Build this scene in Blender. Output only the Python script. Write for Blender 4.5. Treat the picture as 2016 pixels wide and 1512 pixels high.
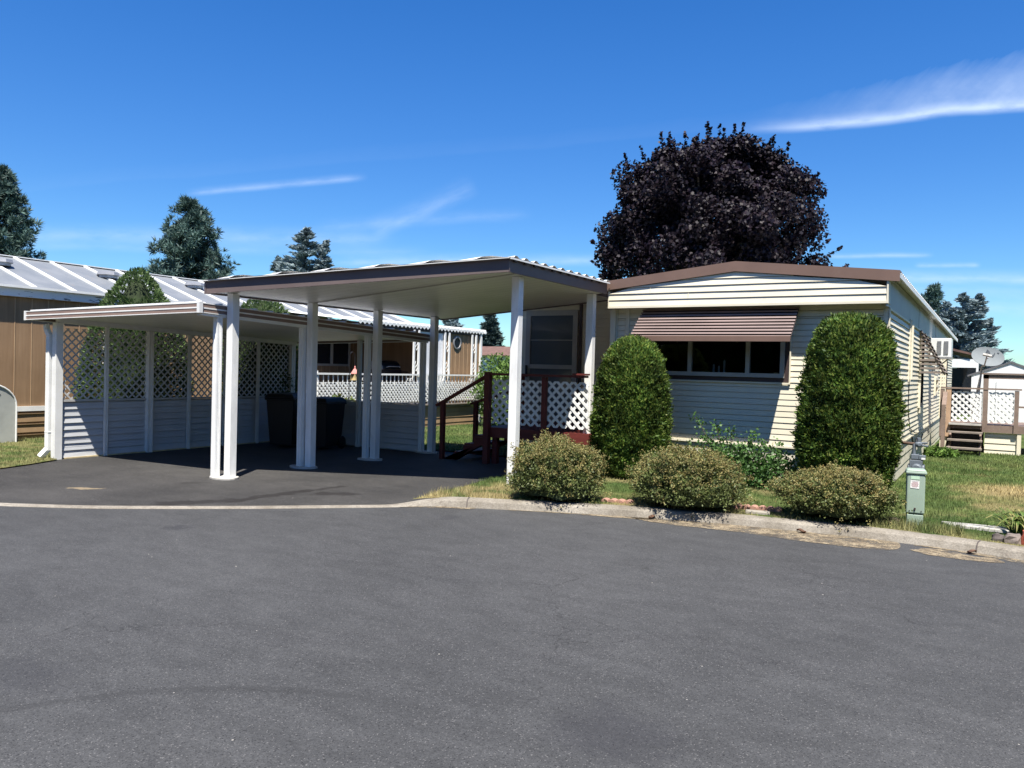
import bpy, math, random
import numpy as np
from mathutils import Vector, Matrix, noise, geometry
for o in list(bpy.data.objects): bpy.data.objects.remove(o)
SC = bpy.context.scene; COL = SC.collection
R = math.radians
random.seed(7); RNG = np.random.default_rng(7)

# ------------------------------------------------------------------ camera
YAW, PITCH, ROLL = R(31.4), R(1.1), R(1.5)
F = Vector((-math.sin(YAW)*math.cos(PITCH), math.cos(YAW)*math.cos(PITCH), -math.sin(PITCH)))
R0 = Vector((math.cos(YAW), math.sin(YAW), 0)); U0 = R0.cross(F)
RR = R0*math.cos(ROLL)+U0*math.sin(ROLL); UU = U0*math.cos(ROLL)-R0*math.sin(ROLL)
cam = bpy.data.objects.new('camera', bpy.data.cameras.new('camera')); COL.objects.link(cam)
cam.matrix_world = Matrix(((RR.x,UU.x,-F.x,0),(RR.y,UU.y,-F.y,0),(RR.z,UU.z,-F.z,1.6),(0,0,0,1)))
cam.data.sensor_width = 36; cam.data.lens = 1550/2016*36; cam.data.clip_end = 3000; cam.data.clip_start = .05
SC.camera = cam
SC.view_settings.view_transform = 'Standard'; SC.view_settings.look = 'None'
SC.view_settings.exposure = 1.1; SC.view_settings.gamma = 1.0

# ------------------------------------------------------------------ node helpers
class NT:
    def __init__(s, tree): s.t = tree; s.L = tree.links
    def n(s, typ, **kw):
        x = s.t.nodes.new(typ)
        for k, v in kw.items(): setattr(x, k, v)
        return x
    def put(s, sock, v):
        if hasattr(v, 'is_output'): s.L.new(v, sock)
        elif v is not None:
            if hasattr(sock.default_value, '__len__') and not hasattr(v, '__len__'): v = [v]*len(sock.default_value)
            if hasattr(v, '__len__') and len(sock.default_value) == 4 and len(v) == 3: v = tuple(v)+(1,)
            sock.default_value = v
    def m(s, op, a, b=None, c=None, clamp=False):
        x = s.n('ShaderNodeMath', operation=op, use_clamp=clamp)
        for i, v in enumerate((a, b, c)):
            if v is not None: s.put(x.inputs[i], v)
        return x.outputs[0]
    def v(s, op, a, b=None, out=0, scale=None):
        x = s.n('ShaderNodeVectorMath', operation=op)
        s.put(x.inputs[0], a)
        if b is not None: s.put(x.inputs[1], b)
        if scale is not None: s.put(x.inputs['Scale'], scale)
        return x.outputs[out]
    def noise(s, vec, scale, detail=3, rough=.5, out=0):
        x = s.n('ShaderNodeTexNoise'); s.put(x.inputs['Vector'], vec); x.inputs['Scale'].default_value = scale
        x.inputs['Detail'].default_value = detail; x.inputs['Roughness'].default_value = rough
        return x.outputs[out]
    def voro(s, vec, scale, feature='F1', out='Distance'):
        x = s.n('ShaderNodeTexVoronoi', feature=feature); s.put(x.inputs['Vector'], vec); x.inputs['Scale'].default_value = scale
        return x.outputs[out]
    def sm(s, v, a, b, lo=0., hi=1.):
        x = s.n('ShaderNodeMapRange', interpolation_type='SMOOTHSTEP'); s.put(x.inputs[0], v)
        for i, q in zip((1, 2, 3, 4), (a, b, lo, hi)): s.put(x.inputs[i], q)
        return x.outputs[0]
    def mix(s, f, a, b, mode='MIX'):
        x = s.n('ShaderNodeMix', data_type='RGBA', blend_type=mode)
        s.put(x.inputs[0], f); s.put(x.inputs[6], a); s.put(x.inputs[7], b)
        return x.outputs[2]
    def scale_col(s, col, f): return s.v('SCALE', col, scale=f)
    def sep(s, v):
        x = s.n('ShaderNodeSeparateXYZ'); s.put(x.inputs[0], v); return x.outputs
    def comb(s, a, b, c=0.):
        x = s.n('ShaderNodeCombineXYZ')
        for i, q in enumerate((a, b, c)): s.put(x.inputs[i], q)
        return x.outputs[0]

# ------------------------------------------------------------------ world: clear summer sky with thin cirrus
SUND = Vector((.26, -.41, 1.0)).normalized()
EL = math.asin(SUND.z); AZ = math.atan2(SUND.x, SUND.y)
W = bpy.data.worlds.new('World'); SC.world = W; W.use_nodes = True
W.node_tree.nodes.clear(); t = NT(W.node_tree)
sky = t.n('ShaderNodeTexSky', sky_type='NISHITA'); sky.sun_disc = False
sky.sun_elevation = EL; sky.sun_rotation = AZ; sky.altitude = 700; sky.air_density = 1.0; sky.dust_density = .35; sky.ozone_density = 3.0
hs = t.n('ShaderNodeHueSaturation'); hs.inputs['Saturation'].default_value = 1.36; hs.inputs['Value'].default_value = 1.0; hs.inputs['Hue'].default_value = .512
t.L.new(sky.outputs[0], hs.inputs['Color'])
d = t.n('ShaderNodeTexCoord').outputs['Generated']
F0 = (-math.sin(YAW), math.cos(YAW), 0)
df = t.m('MAXIMUM', t.v('DOT_PRODUCT', d, F0, out=1), .02)
p = t.m('DIVIDE', t.v('DOT_PRODUCT', d, tuple(R0), out=1), df); q = t.m('DIVIDE', t.sep(d)[2], df)
front = t.sm(t.v('DOT_PRODUCT', d, F0, out=1), .1, .3)
warp = t.noise(t.comb(p, q), 5, 3)
def streak(A, B, up, dn, amt, wisp=0., sfade=.12, nsc=(6, 60), upgrow=0.):
    ax, ay = A; bx, by = B; L = math.hypot(bx-ax, by-ay); ux, uy = (bx-ax)/L, (by-ay)/L
    s_ = t.m('ADD', t.m('MULTIPLY', t.m('SUBTRACT', p, ax), ux), t.m('MULTIPLY', t.m('SUBTRACT', q, ay), uy))
    w_ = t.m('ADD', t.m('MULTIPLY', t.m('SUBTRACT', p, ax), -uy), t.m('MULTIPLY', t.m('SUBTRACT', q, ay), ux))
    s_ = t.m('DIVIDE', s_, L)
    w_ = t.m('ADD', w_, t.m('MULTIPLY', t.m('SUBTRACT', warp, .5), min(up, .03)*.9))
    n_ = t.noise(t.comb(t.m('MULTIPLY', s_, nsc[0]*L*3), t.m('MULTIPLY', w_, nsc[1])), 1, 5, .6)
    upw = t.m('ADD', up, t.m('MULTIPLY', t.m('MAXIMUM', s_, 0.), upgrow)) if upgrow else up
    above = t.m('SUBTRACT', 1., t.m('DIVIDE', w_, upw), clamp=True)
    above = t.m('MULTIPLY', above, above)
    prof = t.m('MULTIPLY', above, t.sm(w_, -dn, dn*.2))
    ends = t.m('MULTIPLY', t.sm(s_, -.02, sfade), t.sm(s_, 1.02, 1-sfade))
    k = t.m('MULTIPLY', t.m('MULTIPLY', prof, ends), t.sm(n_, .25-.1*(1-wisp), .75-.2*(1-wisp), .25, 1.))
    return t.m('MULTIPLY', k, amt), s_, w_
parts = []
a, s_, w_ = streak((.259,.3055),(.74,.359), .017, .009, .60, sfade=.30); parts.append(a)
# veil that fans out above the bright lower edge, combed by slanting fibres
n1 = t.noise(t.comb(t.m('MULTIPLY', t.m('SUBTRACT', s_, t.m('MULTIPLY', w_, 2.4)), 17.), t.m('MULTIPLY', w_, 9.)), 1, 5, .6)
n2 = t.noise(t.comb(t.m('MULTIPLY', s_, 7.), t.m('MULTIPLY', w_, 22.)), 1, 4, .6)
hgt = t.m('ADD', .02, t.m('MULTIPLY', t.m('MAXIMUM', s_, 0.), .066))
hgt = t.m('MULTIPLY', hgt, t.sm(n1, .1, .9, .86, 1.14))
veil = t.m('SUBTRACT', 1., t.m('DIVIDE', w_, hgt), clamp=True)
veil = t.m('MULTIPLY', t.m('POWER', veil, .7), t.sm(w_, -.002, .004))
veil = t.m('MULTIPLY', veil, t.m('MULTIPLY', t.sm(s_, .0, .75, .05, 1.), t.sm(n2, .2, .75, .5, 1.)))
parts.append(t.m('MULTIPLY', t.m('MULTIPLY', veil, t.sm(n1, .15, .85, .78, 1.)), .50))
SOFT = 1.6
for (A, B, up, dn, amt, w) in [((-.42,.211),(-.19,.2365),.006,.004,.34,.5), ((-.185,.168),(-.05,.228),.016,.010,.22,.9), ((-.66,.150),(-.15,.162),.014,.009,.26,.6),
        ((-.66,.138),(-.1,.146),.009,.006,.16,.6), ((-.24,.1305),(.14,.1405),.009,.006,.36,.6), ((.39,.1525),(.53,.158),.004,.003,.4,.5), ((.505,.1445),(.59,.147),.004,.003,.4,.8),
        ((.33,.122),(.82,.136),.011,.006,.42,.5), ((.50,.091),(.82,.099),.014,.01,.3,.6), ((-.26,.174),(0.02,.196),.009,.007,.15,.8), ((.40,.112),(.8,.118),.01,.01,.2,.6),
        ((-.05,.085),(.12,.09),.012,.012,.2,.6)]:
    parts.append(streak(A, B, up*SOFT, dn*SOFT, amt*.88, w)[0])
tot = parts[0]
for a in parts[1:]: tot = t.m('ADD', tot, a)
tot = t.m('MULTIPLY', t.m('MINIMUM', tot, .9), front)
hz = t.sm(t.sep(d)[2], -.02, .42)
skb = t.mix(1.0, hs.outputs[0], t.mix(hz, (.64,.88,.95), (1.06,1.14,1.12)), 'MULTIPLY')
skyc = t.mix(tot, skb, (5.6, 6.6, 8.2))
bg = t.n('ShaderNodeBackground'); t.L.new(skyc, bg.inputs[0]); bg.inputs[1].default_value = .076
t.L.new(bg.outputs[0], t.n('ShaderNodeOutputWorld').inputs[0])

# ------------------------------------------------------------------ sun
sun = bpy.data.objects.new('sun', bpy.data.lights.new('sun', 'SUN')); COL.objects.link(sun)
sun.data.energy = 5.0; sun.data.angle = R(.5); sun.data.color = (1, .95, .87)
sun.rotation_euler = SUND.to_track_quat('Z', 'Y').to_euler(); sun.location = (5, -8, 20)

# ------------------------------------------------------------------ materials
MATS = {}
def newmat(name):
    m = bpy.data.materials.new(name); m.use_nodes = True; m.node_tree.nodes.clear()
    t = NT(m.node_tree); b = t.n('ShaderNodeBsdfPrincipled'); o = t.n('ShaderNodeOutputMaterial')
    t.L.new(b.outputs[0], o.inputs[0]); MATS[name] = m
    return m, t, b
def setp(t, b, col=None, rough=None, spec=None, metal=None):
    if col is not None: t.put(b.inputs['Base Color'], col)
    if rough is not None: t.put(b.inputs['Roughness'], rough)
    if spec is not None: b.inputs['Specular IOR Level'].default_value = spec
    if metal is not None: b.inputs['Metallic'].default_value = metal
def bump(t, b, h, strength=.3, dist=.01):
    x = t.n('ShaderNodeBump'); x.inputs['Strength'].default_value = strength; x.inputs['Distance'].default_value = dist
    t.L.new(h, x.inputs['Height']); t.L.new(x.outputs[0], b.inputs['Normal'])
def objc(t): return t.n('ShaderNodeTexCoord').outputs['Object']
def paint(name, col, rough=.5, var=.10, sc=3., spec=.4, metal=0, dirt=None, bmp=.08, stretch=(1,1,1)):
    m, t, b = newmat(name); c = objc(t)
    cs = t.v('MULTIPLY', c, stretch)
    f = t.sm(t.noise(cs, sc, 5, .6), .3, .7, 1-var, 1+var)
    k = t.scale_col(col, f)
    if dirt:
        dc, amt = dirt
        k = t.mix(t.sm(t.noise(cs, sc*2.3, 6, .65), .58, .78, 0, amt), k, dc)
    setp(t, b, k, rough, spec, metal)
    if bmp: bump(t, b, t.noise(cs, sc*25, 3), bmp, .004)
    return m
white = paint('white_paint', (.74,.74,.71), .5, .06, 4, dirt=((.42,.39,.33), .35))
post_white = paint('post_white', (.72,.72,.69), .6, .10, 7, dirt=((.35,.31,.26), .45), bmp=.25, stretch=(1,1,.25))
lattice_grey = paint('shade_grey_lattice', (.48,.48,.47), .6, .08, 4, dirt=((.30,.28,.25), .4))  # white lattice coloured greyer to deepen the shade under the low roof
wall_grey = paint('grey_white_panel', (.46,.47,.48), .45, .05, 2, dirt=((.33,.32,.3), .4), bmp=.03)
alum_white = paint('aluminium_white', (.70,.70,.67), .38, .06, 3, dirt=((.40,.38,.33), .3))
cream = paint('cream_siding', (.69,.635,.49), .5, .05, 1.6, dirt=((.46,.42,.33), .25), bmp=.04)
skirt_cream = paint('cream_skirting', (.58,.54,.43), .5, .07, 2, dirt=((.36,.31,.22), .5))
brown_metal = paint('brown_metal', (.160,.102,.078), .45, .08, 2, dirt=((.20,.15,.12), .3))
awning_brown = paint('lit_slat_brown', (.245,.180,.158), .5, .10, 2, dirt=((.16,.11,.09), .35))  # slats lightened to paint their lit edges against the dark pans
fascia_grey = paint('grey_brown_fascia', (.118,.090,.084), .5, .10, 1.5, dirt=((.12,.10,.09), .4))
fascia_tan = paint('faded_brown_fascia', (.215,.150,.122), .5, .10, 1.5, dirt=((.13,.085,.07), .4))
brown_wood = paint('brown_deck_paint', (.20,.145,.115), .65, .15, 5, dirt=((.33,.27,.22), .5), bmp=.3)
tan_wood = paint('bare_tan_wood', (.42,.28,.18), .7, .12, 6)
red_wood = paint('red_stain', (.115,.021,.016), .6, .22, 6, dirt=((.06,.012,.01), .6), bmp=.3, stretch=(.3,1,1))
grey_band = paint('grey_eave_panel', (.42,.42,.40), .5, .07, 1.2)
win_frame = paint('window_frame', (.36,.34,.30), .45, .06, 4)
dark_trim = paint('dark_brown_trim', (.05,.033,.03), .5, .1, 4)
black_plastic = paint('black_plastic', (.003,.0035,.006), .5, .15, 4)
black_enamel = paint('black_enamel', (.012,.012,.014), .3, .1, 4, spec=.5)
grey_metal = paint('grey_metal', (.33,.33,.33), .4, .1, 6, metal=.4)
blue_grey = paint('meter_grey', (.125,.145,.165), .45, .15, 14)
rust_pipe = paint('rusty_pipe', (.11,.07,.05), .7, .25, 12)
green_box = paint('green_enamel', (.27,.345,.275), .5, .06, 5, dirt=((.33,.33,.26), .4))
concrete = paint('concrete', (.29,.265,.22), .85, .14, 5, dirt=((.17,.155,.13), .6), bmp=.5)
m, t, b = newmat('kerb_concrete'); c = objc(t)
k = t.mix(t.sm(t.noise(c, 2.2, 6, .65), .35, .7), (.17,.15,.12), (.275,.25,.21)); k = t.mix(t.sm(t.noise(c, 9, 6, .7), .55, .72, 0, .7), k, (.12,.10,.08)); k = t.scale_col(k, t.sm(t.sep(t.voro(c, 110, out='Color'))[0], 0, 1, .82, 1.15))
setp(t, b, k, .9, .2); bump(t, b, t.noise(c, 45, 5, .6), .5, .008); kerb_m = m
concrete_pale = paint('pale_concrete', (.40,.385,.35), .85, .1, 5, dirt=((.3,.28,.24), .5), bmp=.4)
terracotta = paint('terracotta', (.36,.20,.15), .8, .15, 9)
stone = paint('field_stone', (.17,.14,.12), .85, .3, 9, bmp=.6)
dark_stone = paint('dark_stone', (.09,.075,.068), .85, .3, 9, bmp=.6)
red_brick = paint('red_clay', (.36,.085,.045), .85, .3, 30, bmp=.8)
tarp = paint('grey_canvas', (.36,.37,.34), .75, .10, 3, bmp=.2)
tarp_dark = paint('dark_mesh_window', (.06,.065,.065), .6, .1, 3)
roof_brown = paint('brown_shingle', (.13,.075,.06), .85, .2, 6)
bark = paint('bark', (.075,.058,.045), .9, .3, 7, bmp=.8)
wood_old = paint('weathered_wood', (.20,.17,.14), .8, .2, 5, bmp=.4)
shed_white = paint('shed_white', (.72,.72,.72), .55, .05, 1.5)
leaf_brown = paint('dry_brown_leaf', (.09,.045,.025), .8, .3, 20)
pink = paint('faded_red_roof', (.50,.20,.18), .7, .1, 9)
straw = paint('straw_tan', (.50,.40,.22), .8, .2, 9)
paper = paint('paper_label', (.75,.74,.70), .6, .02, 9, bmp=0)
label_green = paint('label_green', (.42,.58,.42), .6, .02, 9, bmp=0)
print_red = paint('label_print', (.42,.24,.23), .6, .02, 9, bmp=0)
print_dark = paint('label_print_dark', (.10,.10,.11), .6, .02, 9, bmp=0)
candle_wax = paint('candle_wax', (.75,.70,.60), .5, .03, 9)

def glass(name, col=(.012,.016,.022)):
    m, t, b = newmat(name); setp(t, b, col, .06, .5); return m
dark_glass = glass('dark_glass')
curtain_glass = glass('curtained_glass', (.10,.115,.125))
m, t, b = newmat('clear_glass')
fr = t.n('ShaderNodeFresnel'); fr.inputs[0].default_value = 1.5
mx = t.n('ShaderNodeMixShader'); tr = t.n('ShaderNodeBsdfTransparent'); tr.inputs[0].default_value = (.45,.5,.55,1); gl = t.n('ShaderNodeBsdfGlossy'); gl.inputs['Roughness'].default_value = .02
t.L.new(fr.outputs[0], mx.inputs[0]); t.L.new(tr.outputs[0], mx.inputs[1]); t.L.new(gl.outputs[0], mx.inputs[2])
t.L.new(mx.outputs[0], [n for n in t.t.nodes if n.type == 'OUTPUT_MATERIAL'][0].inputs[0]); clear_glass = m
m, t, b = newmat('room_interior'); setp(t, b, (.022,.022,.024), .9); interior = m

# vertical grooved plywood siding in tan (grooves every 0.3 m are separate battens in the mesh)
m, t, b = newmat('tan_siding'); c = objc(t)
n_ = t.noise(t.v('MULTIPLY', c, (14, 14, .8)), 1, 5, .6)
k = t.mix(t.sm(n_, .3, .7), (.235,.148,.082), (.285,.185,.105)); k = t.scale_col(k, t.sm(t.noise(c, 1.3, 4), .3, .7, .9, 1.1))
setp(t, b, k, .75, .2); bump(t, b, n_, .3, .004); tan_siding = m
tan_batten = paint('tan_groove_edge', (.40,.27,.155), .7, .08, 5)
tan_skirt = paint('tan_skirting', (.27,.18,.10), .6, .1, 3)

# neighbour's metal roof: grey panels with chalky stains
m, t, b = newmat('grey_roof_metal'); c = objc(t)
k = t.mix(t.sm(t.noise(c, 1.6, 6, .65), .35, .7), (.145,.158,.172), (.19,.20,.21))
k = t.mix(t.sm(t.noise(t.v('MULTIPLY', c, (.7, 3, 1)), 1.7, 6, .7), .6, .75, 0, .6), k, (.26,.205,.15))
setp(t, b, k, .5, .4); grey_roof = m
m, t, b = newmat('peeling_fascia'); c = objc(t)
f = t.sm(t.noise(t.v('MULTIPLY', c, (1, 1.2, 6)), 3.5, 7, .7), .56, .62)
setp(t, b, t.mix(f, (.70,.70,.69), (.16,.14,.13)), .7); peeling = m
m, t, b = newmat('corrugated_roof'); c = objc(t)
setp(t, b, t.scale_col((.62,.62,.61), t.sm(t.noise(c, 1.5, 5), .3, .7, .88, 1.08)), .4, .4); roof_sheet = m
# carport ceiling pans, seams every 0.2 m across the slope
m, t, b = newmat('soffit_pans'); c = objc(t); y = t.sep(c)[1]
fr_ = t.m('FRACT', t.m('DIVIDE', y, .2)); seam = t.m('LESS_THAN', fr_, .04)
k = t.mix(seam, (.66,.65,.60), (.36,.35,.33)); k = t.scale_col(k, t.sm(t.noise(c, 1.1, 4), .3, .7, .93, 1.06))
setp(t, b, k, .45, .4); soffit_m = m

# asphalt ------------------------------------------------------------
def circ(a, b, c):
    ax, ay = a; bx, by = b; cx, cy = c; D = 2*(ax*(by-cy)+bx*(cy-ay)+cx*(ay-by))
    ux = ((ax*ax+ay*ay)*(by-cy)+(bx*bx+by*by)*(cy-ay)+(cx*cx+cy*cy)*(ay-by))/D
    uy = ((ax*ax+ay*ay)*(cx-bx)+(bx*bx+by*by)*(ax-cx)+(cx*cx+cy*cy)*(bx-ax))/D
    return ux, uy, math.hypot(ax-ux, ay-uy)
def seg_dist(t, xy, A, B):
    ax, ay = A; bx, by = B; L2 = (bx-ax)**2+(by-ay)**2
    pa = t.v('SUBTRACT', xy, (ax, ay, 0))
    h_ = t.m('DIVIDE', t.v('DOT_PRODUCT', pa, (bx-ax, by-ay, 0), out=1), L2, clamp=True)
    return t.v('LENGTH', t.v('SUBTRACT', pa, t.v('SCALE', (bx-ax, by-ay, 0), scale=h_)), out=1)
def asphalt(name, lo, hi, marks):
    m, t, b = newmat(name); c = objc(t)
    k = t.mix(t.sm(t.noise(c, .45, 5, .6), .3, .7), lo, hi)
    k = t.scale_col(k, t.sm(t.noise(t.v('MULTIPLY', c, (1, 2.2, 1)), 2.6, 5, .6), .25, .75, .86, 1.14))
    vc = t.sep(t.voro(c, 190, out='Color'))
    k = t.scale_col(k, t.sm(vc[0], .0, 1., .80, 1.22))
    vc3 = t.sep(t.voro(c, 55, out='Color'))
    k = t.scale_col(k, t.sm(vc3[1], .0, 1., .93, 1.08))
    k = t.mix(t.m('MULTIPLY', t.m('GREATER_THAN', vc[1], .975), .6), k, (.16,.155,.15))
    k = t.mix(t.m('MULTIPLY', t.m('LESS_THAN', vc[1], .05), .8), k, (.012,.012,.013))
    # scattered pale chips
    for sc_, th, r_, rr in ((7., .80, .055, 1.3), (13., .90, .07, 1.)):
        dv = t.voro(c, sc_); cv = t.sep(t.voro(c, sc_, out='Color'))
        chip = t.m('MULTIPLY', t.m('LESS_THAN', dv, t.m('MULTIPLY', cv[1], r_)), t.m('GREATER_THAN', cv[0], th))
        k = t.mix(t.m('MULTIPLY', chip, .85), k, (.36,.34,.30))
    # hairline cracks where the surface has aged
    wv = t.v('ADD', c, t.v('SCALE', t.v('SUBTRACT', t.noise(c, 2.2, 4, .6, out=1), (.5,.5,.5)), scale=.55))
    ed = t.voro(wv, .85, feature='DISTANCE_TO_EDGE')
    ck = t.m('MULTIPLY', t.sm(ed, .005, .001), t.sm(t.noise(c, .6, 2), .48, .58))
    k = t.mix(t.m('MULTIPLY', ck, .5), k, (.012,.012,.012))
    k = marks(t, c, k)
    setp(t, b, k, .82, .35)
    h_ = t.m('ADD', t.m('MULTIPLY', t.voro(c, 190), .7), t.noise(c, 260, 2))
    bump(t, b, h_, .28, .003)
    return m
def road_marks(t, c, k):
    cx, cy, r_ = circ((-3.764,1.819), (-3.20,2.52), (-2.424,2.88))
    dd = t.m('ABSOLUTE', t.m('SUBTRACT', t.v('LENGTH', t.v('SUBTRACT', c, (cx, cy, 0)), out=1), r_))
    ar = t.m('MULTIPLY', t.sm(dd, .05, .015), t.sm(t.sep(c)[0], -2.1, -2.8))
    k = t.mix(t.m('MULTIPLY', ar, .33), k, (.02,.02,.02))
    for (x, y, r, a) in ((-1.40,3.2,.42,.42), (-1.0,3.0,.2,.35), (-4.1,2.05,.4,.3), (-6.6,4.75,.16,.5), (-4.9,6.8,.16,.35)):
        nd = t.m('ADD', t.v('LENGTH', t.v('SUBTRACT', c, (x, y, 0)), out=1), t.m('MULTIPLY', t.m('SUBTRACT', t.noise(c, 5, 5, .65), .5), .5))
        k = t.mix(t.m('MULTIPLY', t.sm(nd, r, r*.2), a), k, (.018,.018,.022))
    return k
def drive_marks(t, c, k):
    nz_ = t.m('MULTIPLY', t.m('SUBTRACT', t.noise(c, 6, 5, .65), .5), .35)
    for A, B, w, a in (((-7.75,5.45),(-7.35,6.05),.19,.85), ((-7.35,6.05),(-7.28,7.0),.13,.9), ((-7.28,7.0),(-7.2,7.6),.09,.8), ((-7.0,7.02),(-6.7,7.2),.16,.85), ((-8.9,6.5),(-8.8,6.6),.09,.5)):
        dd = t.m('ADD', seg_dist(t, c, A, B), nz_)
        k = t.mix(t.m('MULTIPLY', t.sm(dd, w, w*.35), a), k, (.014,.012,.011))
    dd = t.m('ADD', seg_dist(t, c, (-9.5,5.4), (-9.25,5.55)), nz_)
    k = t.mix(t.m('MULTIPLY', t.sm(dd, .09, .02), .7), k, (.26,.20,.12))
    return k
road_m = asphalt('asphalt_road', (.0405,.041,.0415), (.053,.0535,.054), road_marks)
drive_m = asphalt('asphalt_driveway', (.023,.022,.021), (.049,.0465,.0435), drive_marks)

# grass ----------------------------------------------------------------
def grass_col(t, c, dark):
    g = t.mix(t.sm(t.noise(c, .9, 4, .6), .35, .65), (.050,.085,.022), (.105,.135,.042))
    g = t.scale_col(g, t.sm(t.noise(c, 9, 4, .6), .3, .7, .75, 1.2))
    x, y, z = t.sep(c)
    # parched along the kerb and in a few patches of the side lawn
    dry = t.sm(t.noise(t.v('ADD', c, (3.1, 7.7, 0)), .75, 4, .6), .53, .68)
    kerb_band = t.m('MULTIPLY', t.sm(y, 9.3, 8.3), t.sm(t.noise(c, 2.5, 4), .38, .55))
    patch = t.sm(t.m('ADD', t.v('LENGTH', t.v('MULTIPLY', t.v('SUBTRACT', c, (.55, 13.2, 0)), (.8, .8, 0)), out=1), t.m('MULTIPLY', t.noise(c, 2, 4), .9)), 1.5, .8)
    dry = t.m('MAXIMUM', t.m('MULTIPLY', dry, .7), t.m('MAXIMUM', t.m('MULTIPLY', kerb_band, .9), patch))
    dry = t.m('MULTIPLY', t.m('MULTIPLY', dry, t.sm(y, 20, 15)), t.sm(x, -11, -7, .45, 1.))
    g = t.mix(t.m('MULTIPLY', dry, .85), g, (.31,.24,.12))
    return t.scale_col(g, dark)
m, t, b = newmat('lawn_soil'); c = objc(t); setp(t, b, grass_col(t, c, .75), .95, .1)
bump(t, b, t.noise(c, 60, 4), .8, .02); lawn_m = m
m, t, b = newmat('grass_blades'); c = objc(t); gi = t.n('ShaderNodeNewGeometry')
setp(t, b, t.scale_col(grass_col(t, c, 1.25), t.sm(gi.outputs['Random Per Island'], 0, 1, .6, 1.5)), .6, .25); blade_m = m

def leafmat(name, cols, rough=.55, spec=.3, clump=2.5, clump_amt=.35, trans=.25):
    m, t, b = newmat(name); c = objc(t); gi = t.n('ShaderNodeNewGeometry'); r_ = gi.outputs['Random Per Island']
    ramp = t.n('ShaderNodeValToRGB'); e = ramp.color_ramp.elements
    e[0].color = cols[0]+(1,); e[-1].color = cols[-1]+(1,)
    for i, cc in enumerate(cols[1:-1]): e.new((i+1)/(len(cols)-1)).color = cc+(1,)
    t.L.new(r_, ramp.inputs[0])
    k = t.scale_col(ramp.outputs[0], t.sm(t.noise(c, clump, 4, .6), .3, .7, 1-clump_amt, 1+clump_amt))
    setp(t, b, k, rough, spec)
    if trans:
        tl = t.n('ShaderNodeBsdfTranslucent'); t.L.new(k, tl.inputs[0]); mx = t.n('ShaderNodeMixShader'); mx.inputs[0].default_value = trans
        t.L.new(b.outputs[0], mx.inputs[1]); t.L.new(tl.outputs[0], mx.inputs[2])
        t.L.new(mx.outputs[0], [n for n in t.t.nodes if n.type == 'OUTPUT_MATERIAL'][0].inputs[0])
    return m
cedar_leaf = leafmat('cedar_sprays', [(.026,.060,.011), (.055,.105,.017), (.098,.155,.024), (.15,.175,.034)], clump=3., clump_amt=.55)
cedar_core = paint('cedar_core', (.018,.030,.008), .9, .3, 8)  # dark filler inside the shrubs; its colour stands for their shaded interior
bush_leaf = leafmat('potentilla_leaves', [(.065,.09,.024), (.11,.14,.04), (.17,.19,.07)], clump=5, clump_amt=.25, spec=.4)
bush_flower = leafmat('spent_flower_heads', [(.165,.145,.042), (.225,.20,.066), (.30,.28,.125), (.20,.135,.042)], clump=4, clump_amt=.25, rough=.7)
rose_leaf = leafmat('rose_leaves', [(.035,.085,.018), (.06,.135,.03), (.09,.17,.045)], clump=4, clump_amt=.25, spec=.4)
shrub_leaf = leafmat('shrub_leaves', [(.05,.105,.02), (.09,.165,.03), (.13,.20,.045)], clump=2, clump_amt=.3)
maple_leaf = leafmat('purple_maple_leaves', [(.0045,.003,.0085), (.0075,.0046,.0105), (.014,.0075,.0125), (.016,.011,.012)], rough=.55, spec=.22, clump=.8, clump_amt=.35, trans=.04)
pine_leaf = leafmat('pine_needles', [(.036,.072,.066), (.062,.108,.092), (.095,.15,.125)], clump=.6, clump_amt=.3, trans=.1)
spruce_leaf = leafmat('blue_spruce_needles', [(.12,.17,.19), (.18,.235,.25), (.25,.31,.32)], clump=.7, clump_amt=.3, trans=.1)
dark_spruce = leafmat('dark_spruce_needles', [(.030,.058,.056), (.055,.085,.08), (.08,.115,.11)], clump=.7, clump_amt=.3, trans=.1)
dwarf_leaf = leafmat('dwarf_spruce_sprays', [(.045,.088,.026), (.078,.128,.042), (.115,.165,.06)], clump=3, clump_amt=.2)
strap_leaf = leafmat('strap_leaves', [(.06,.12,.02), (.11,.17,.035), (.17,.20,.05), (.30,.25,.10)], clump=4, clump_amt=.2)

# ------------------------------------------------------------------ object helpers
OFF = {}
def tag(o, label=None, cat=None, group=None, kind=None):
    if label: o['label'] = label
    if cat: o['category'] = cat
    if group: o['group'] = group
    if kind: o['kind'] = kind
    return o
def thing(name, loc, label, cat, group=None):
    o = bpy.data.objects.new(name, None); o.empty_display_size = .2; COL.objects.link(o); o.location = loc; OFF[o.name] = Vector(loc)
    return tag(o, label, cat, group)
def finish(name, me, mat, parent=None, base=None, smooth=False):
    for mm in (mat if isinstance(mat, (list, tuple)) else [mat]): me.materials.append(mm)
    o = bpy.data.objects.new(name, me); COL.objects.link(o)
    off = OFF[parent.name] if parent is not None else Vector(base or (0,0,0))
    if parent is not None: o.parent = parent
    else: o.location = off
    if off.length > 0: me.transform(Matrix.Translation(-off))
    OFF[o.name] = off
    if smooth:
        me.polygons.foreach_set('use_smooth', [True]*len(me.polygons))
    me.update(); return o
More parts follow.
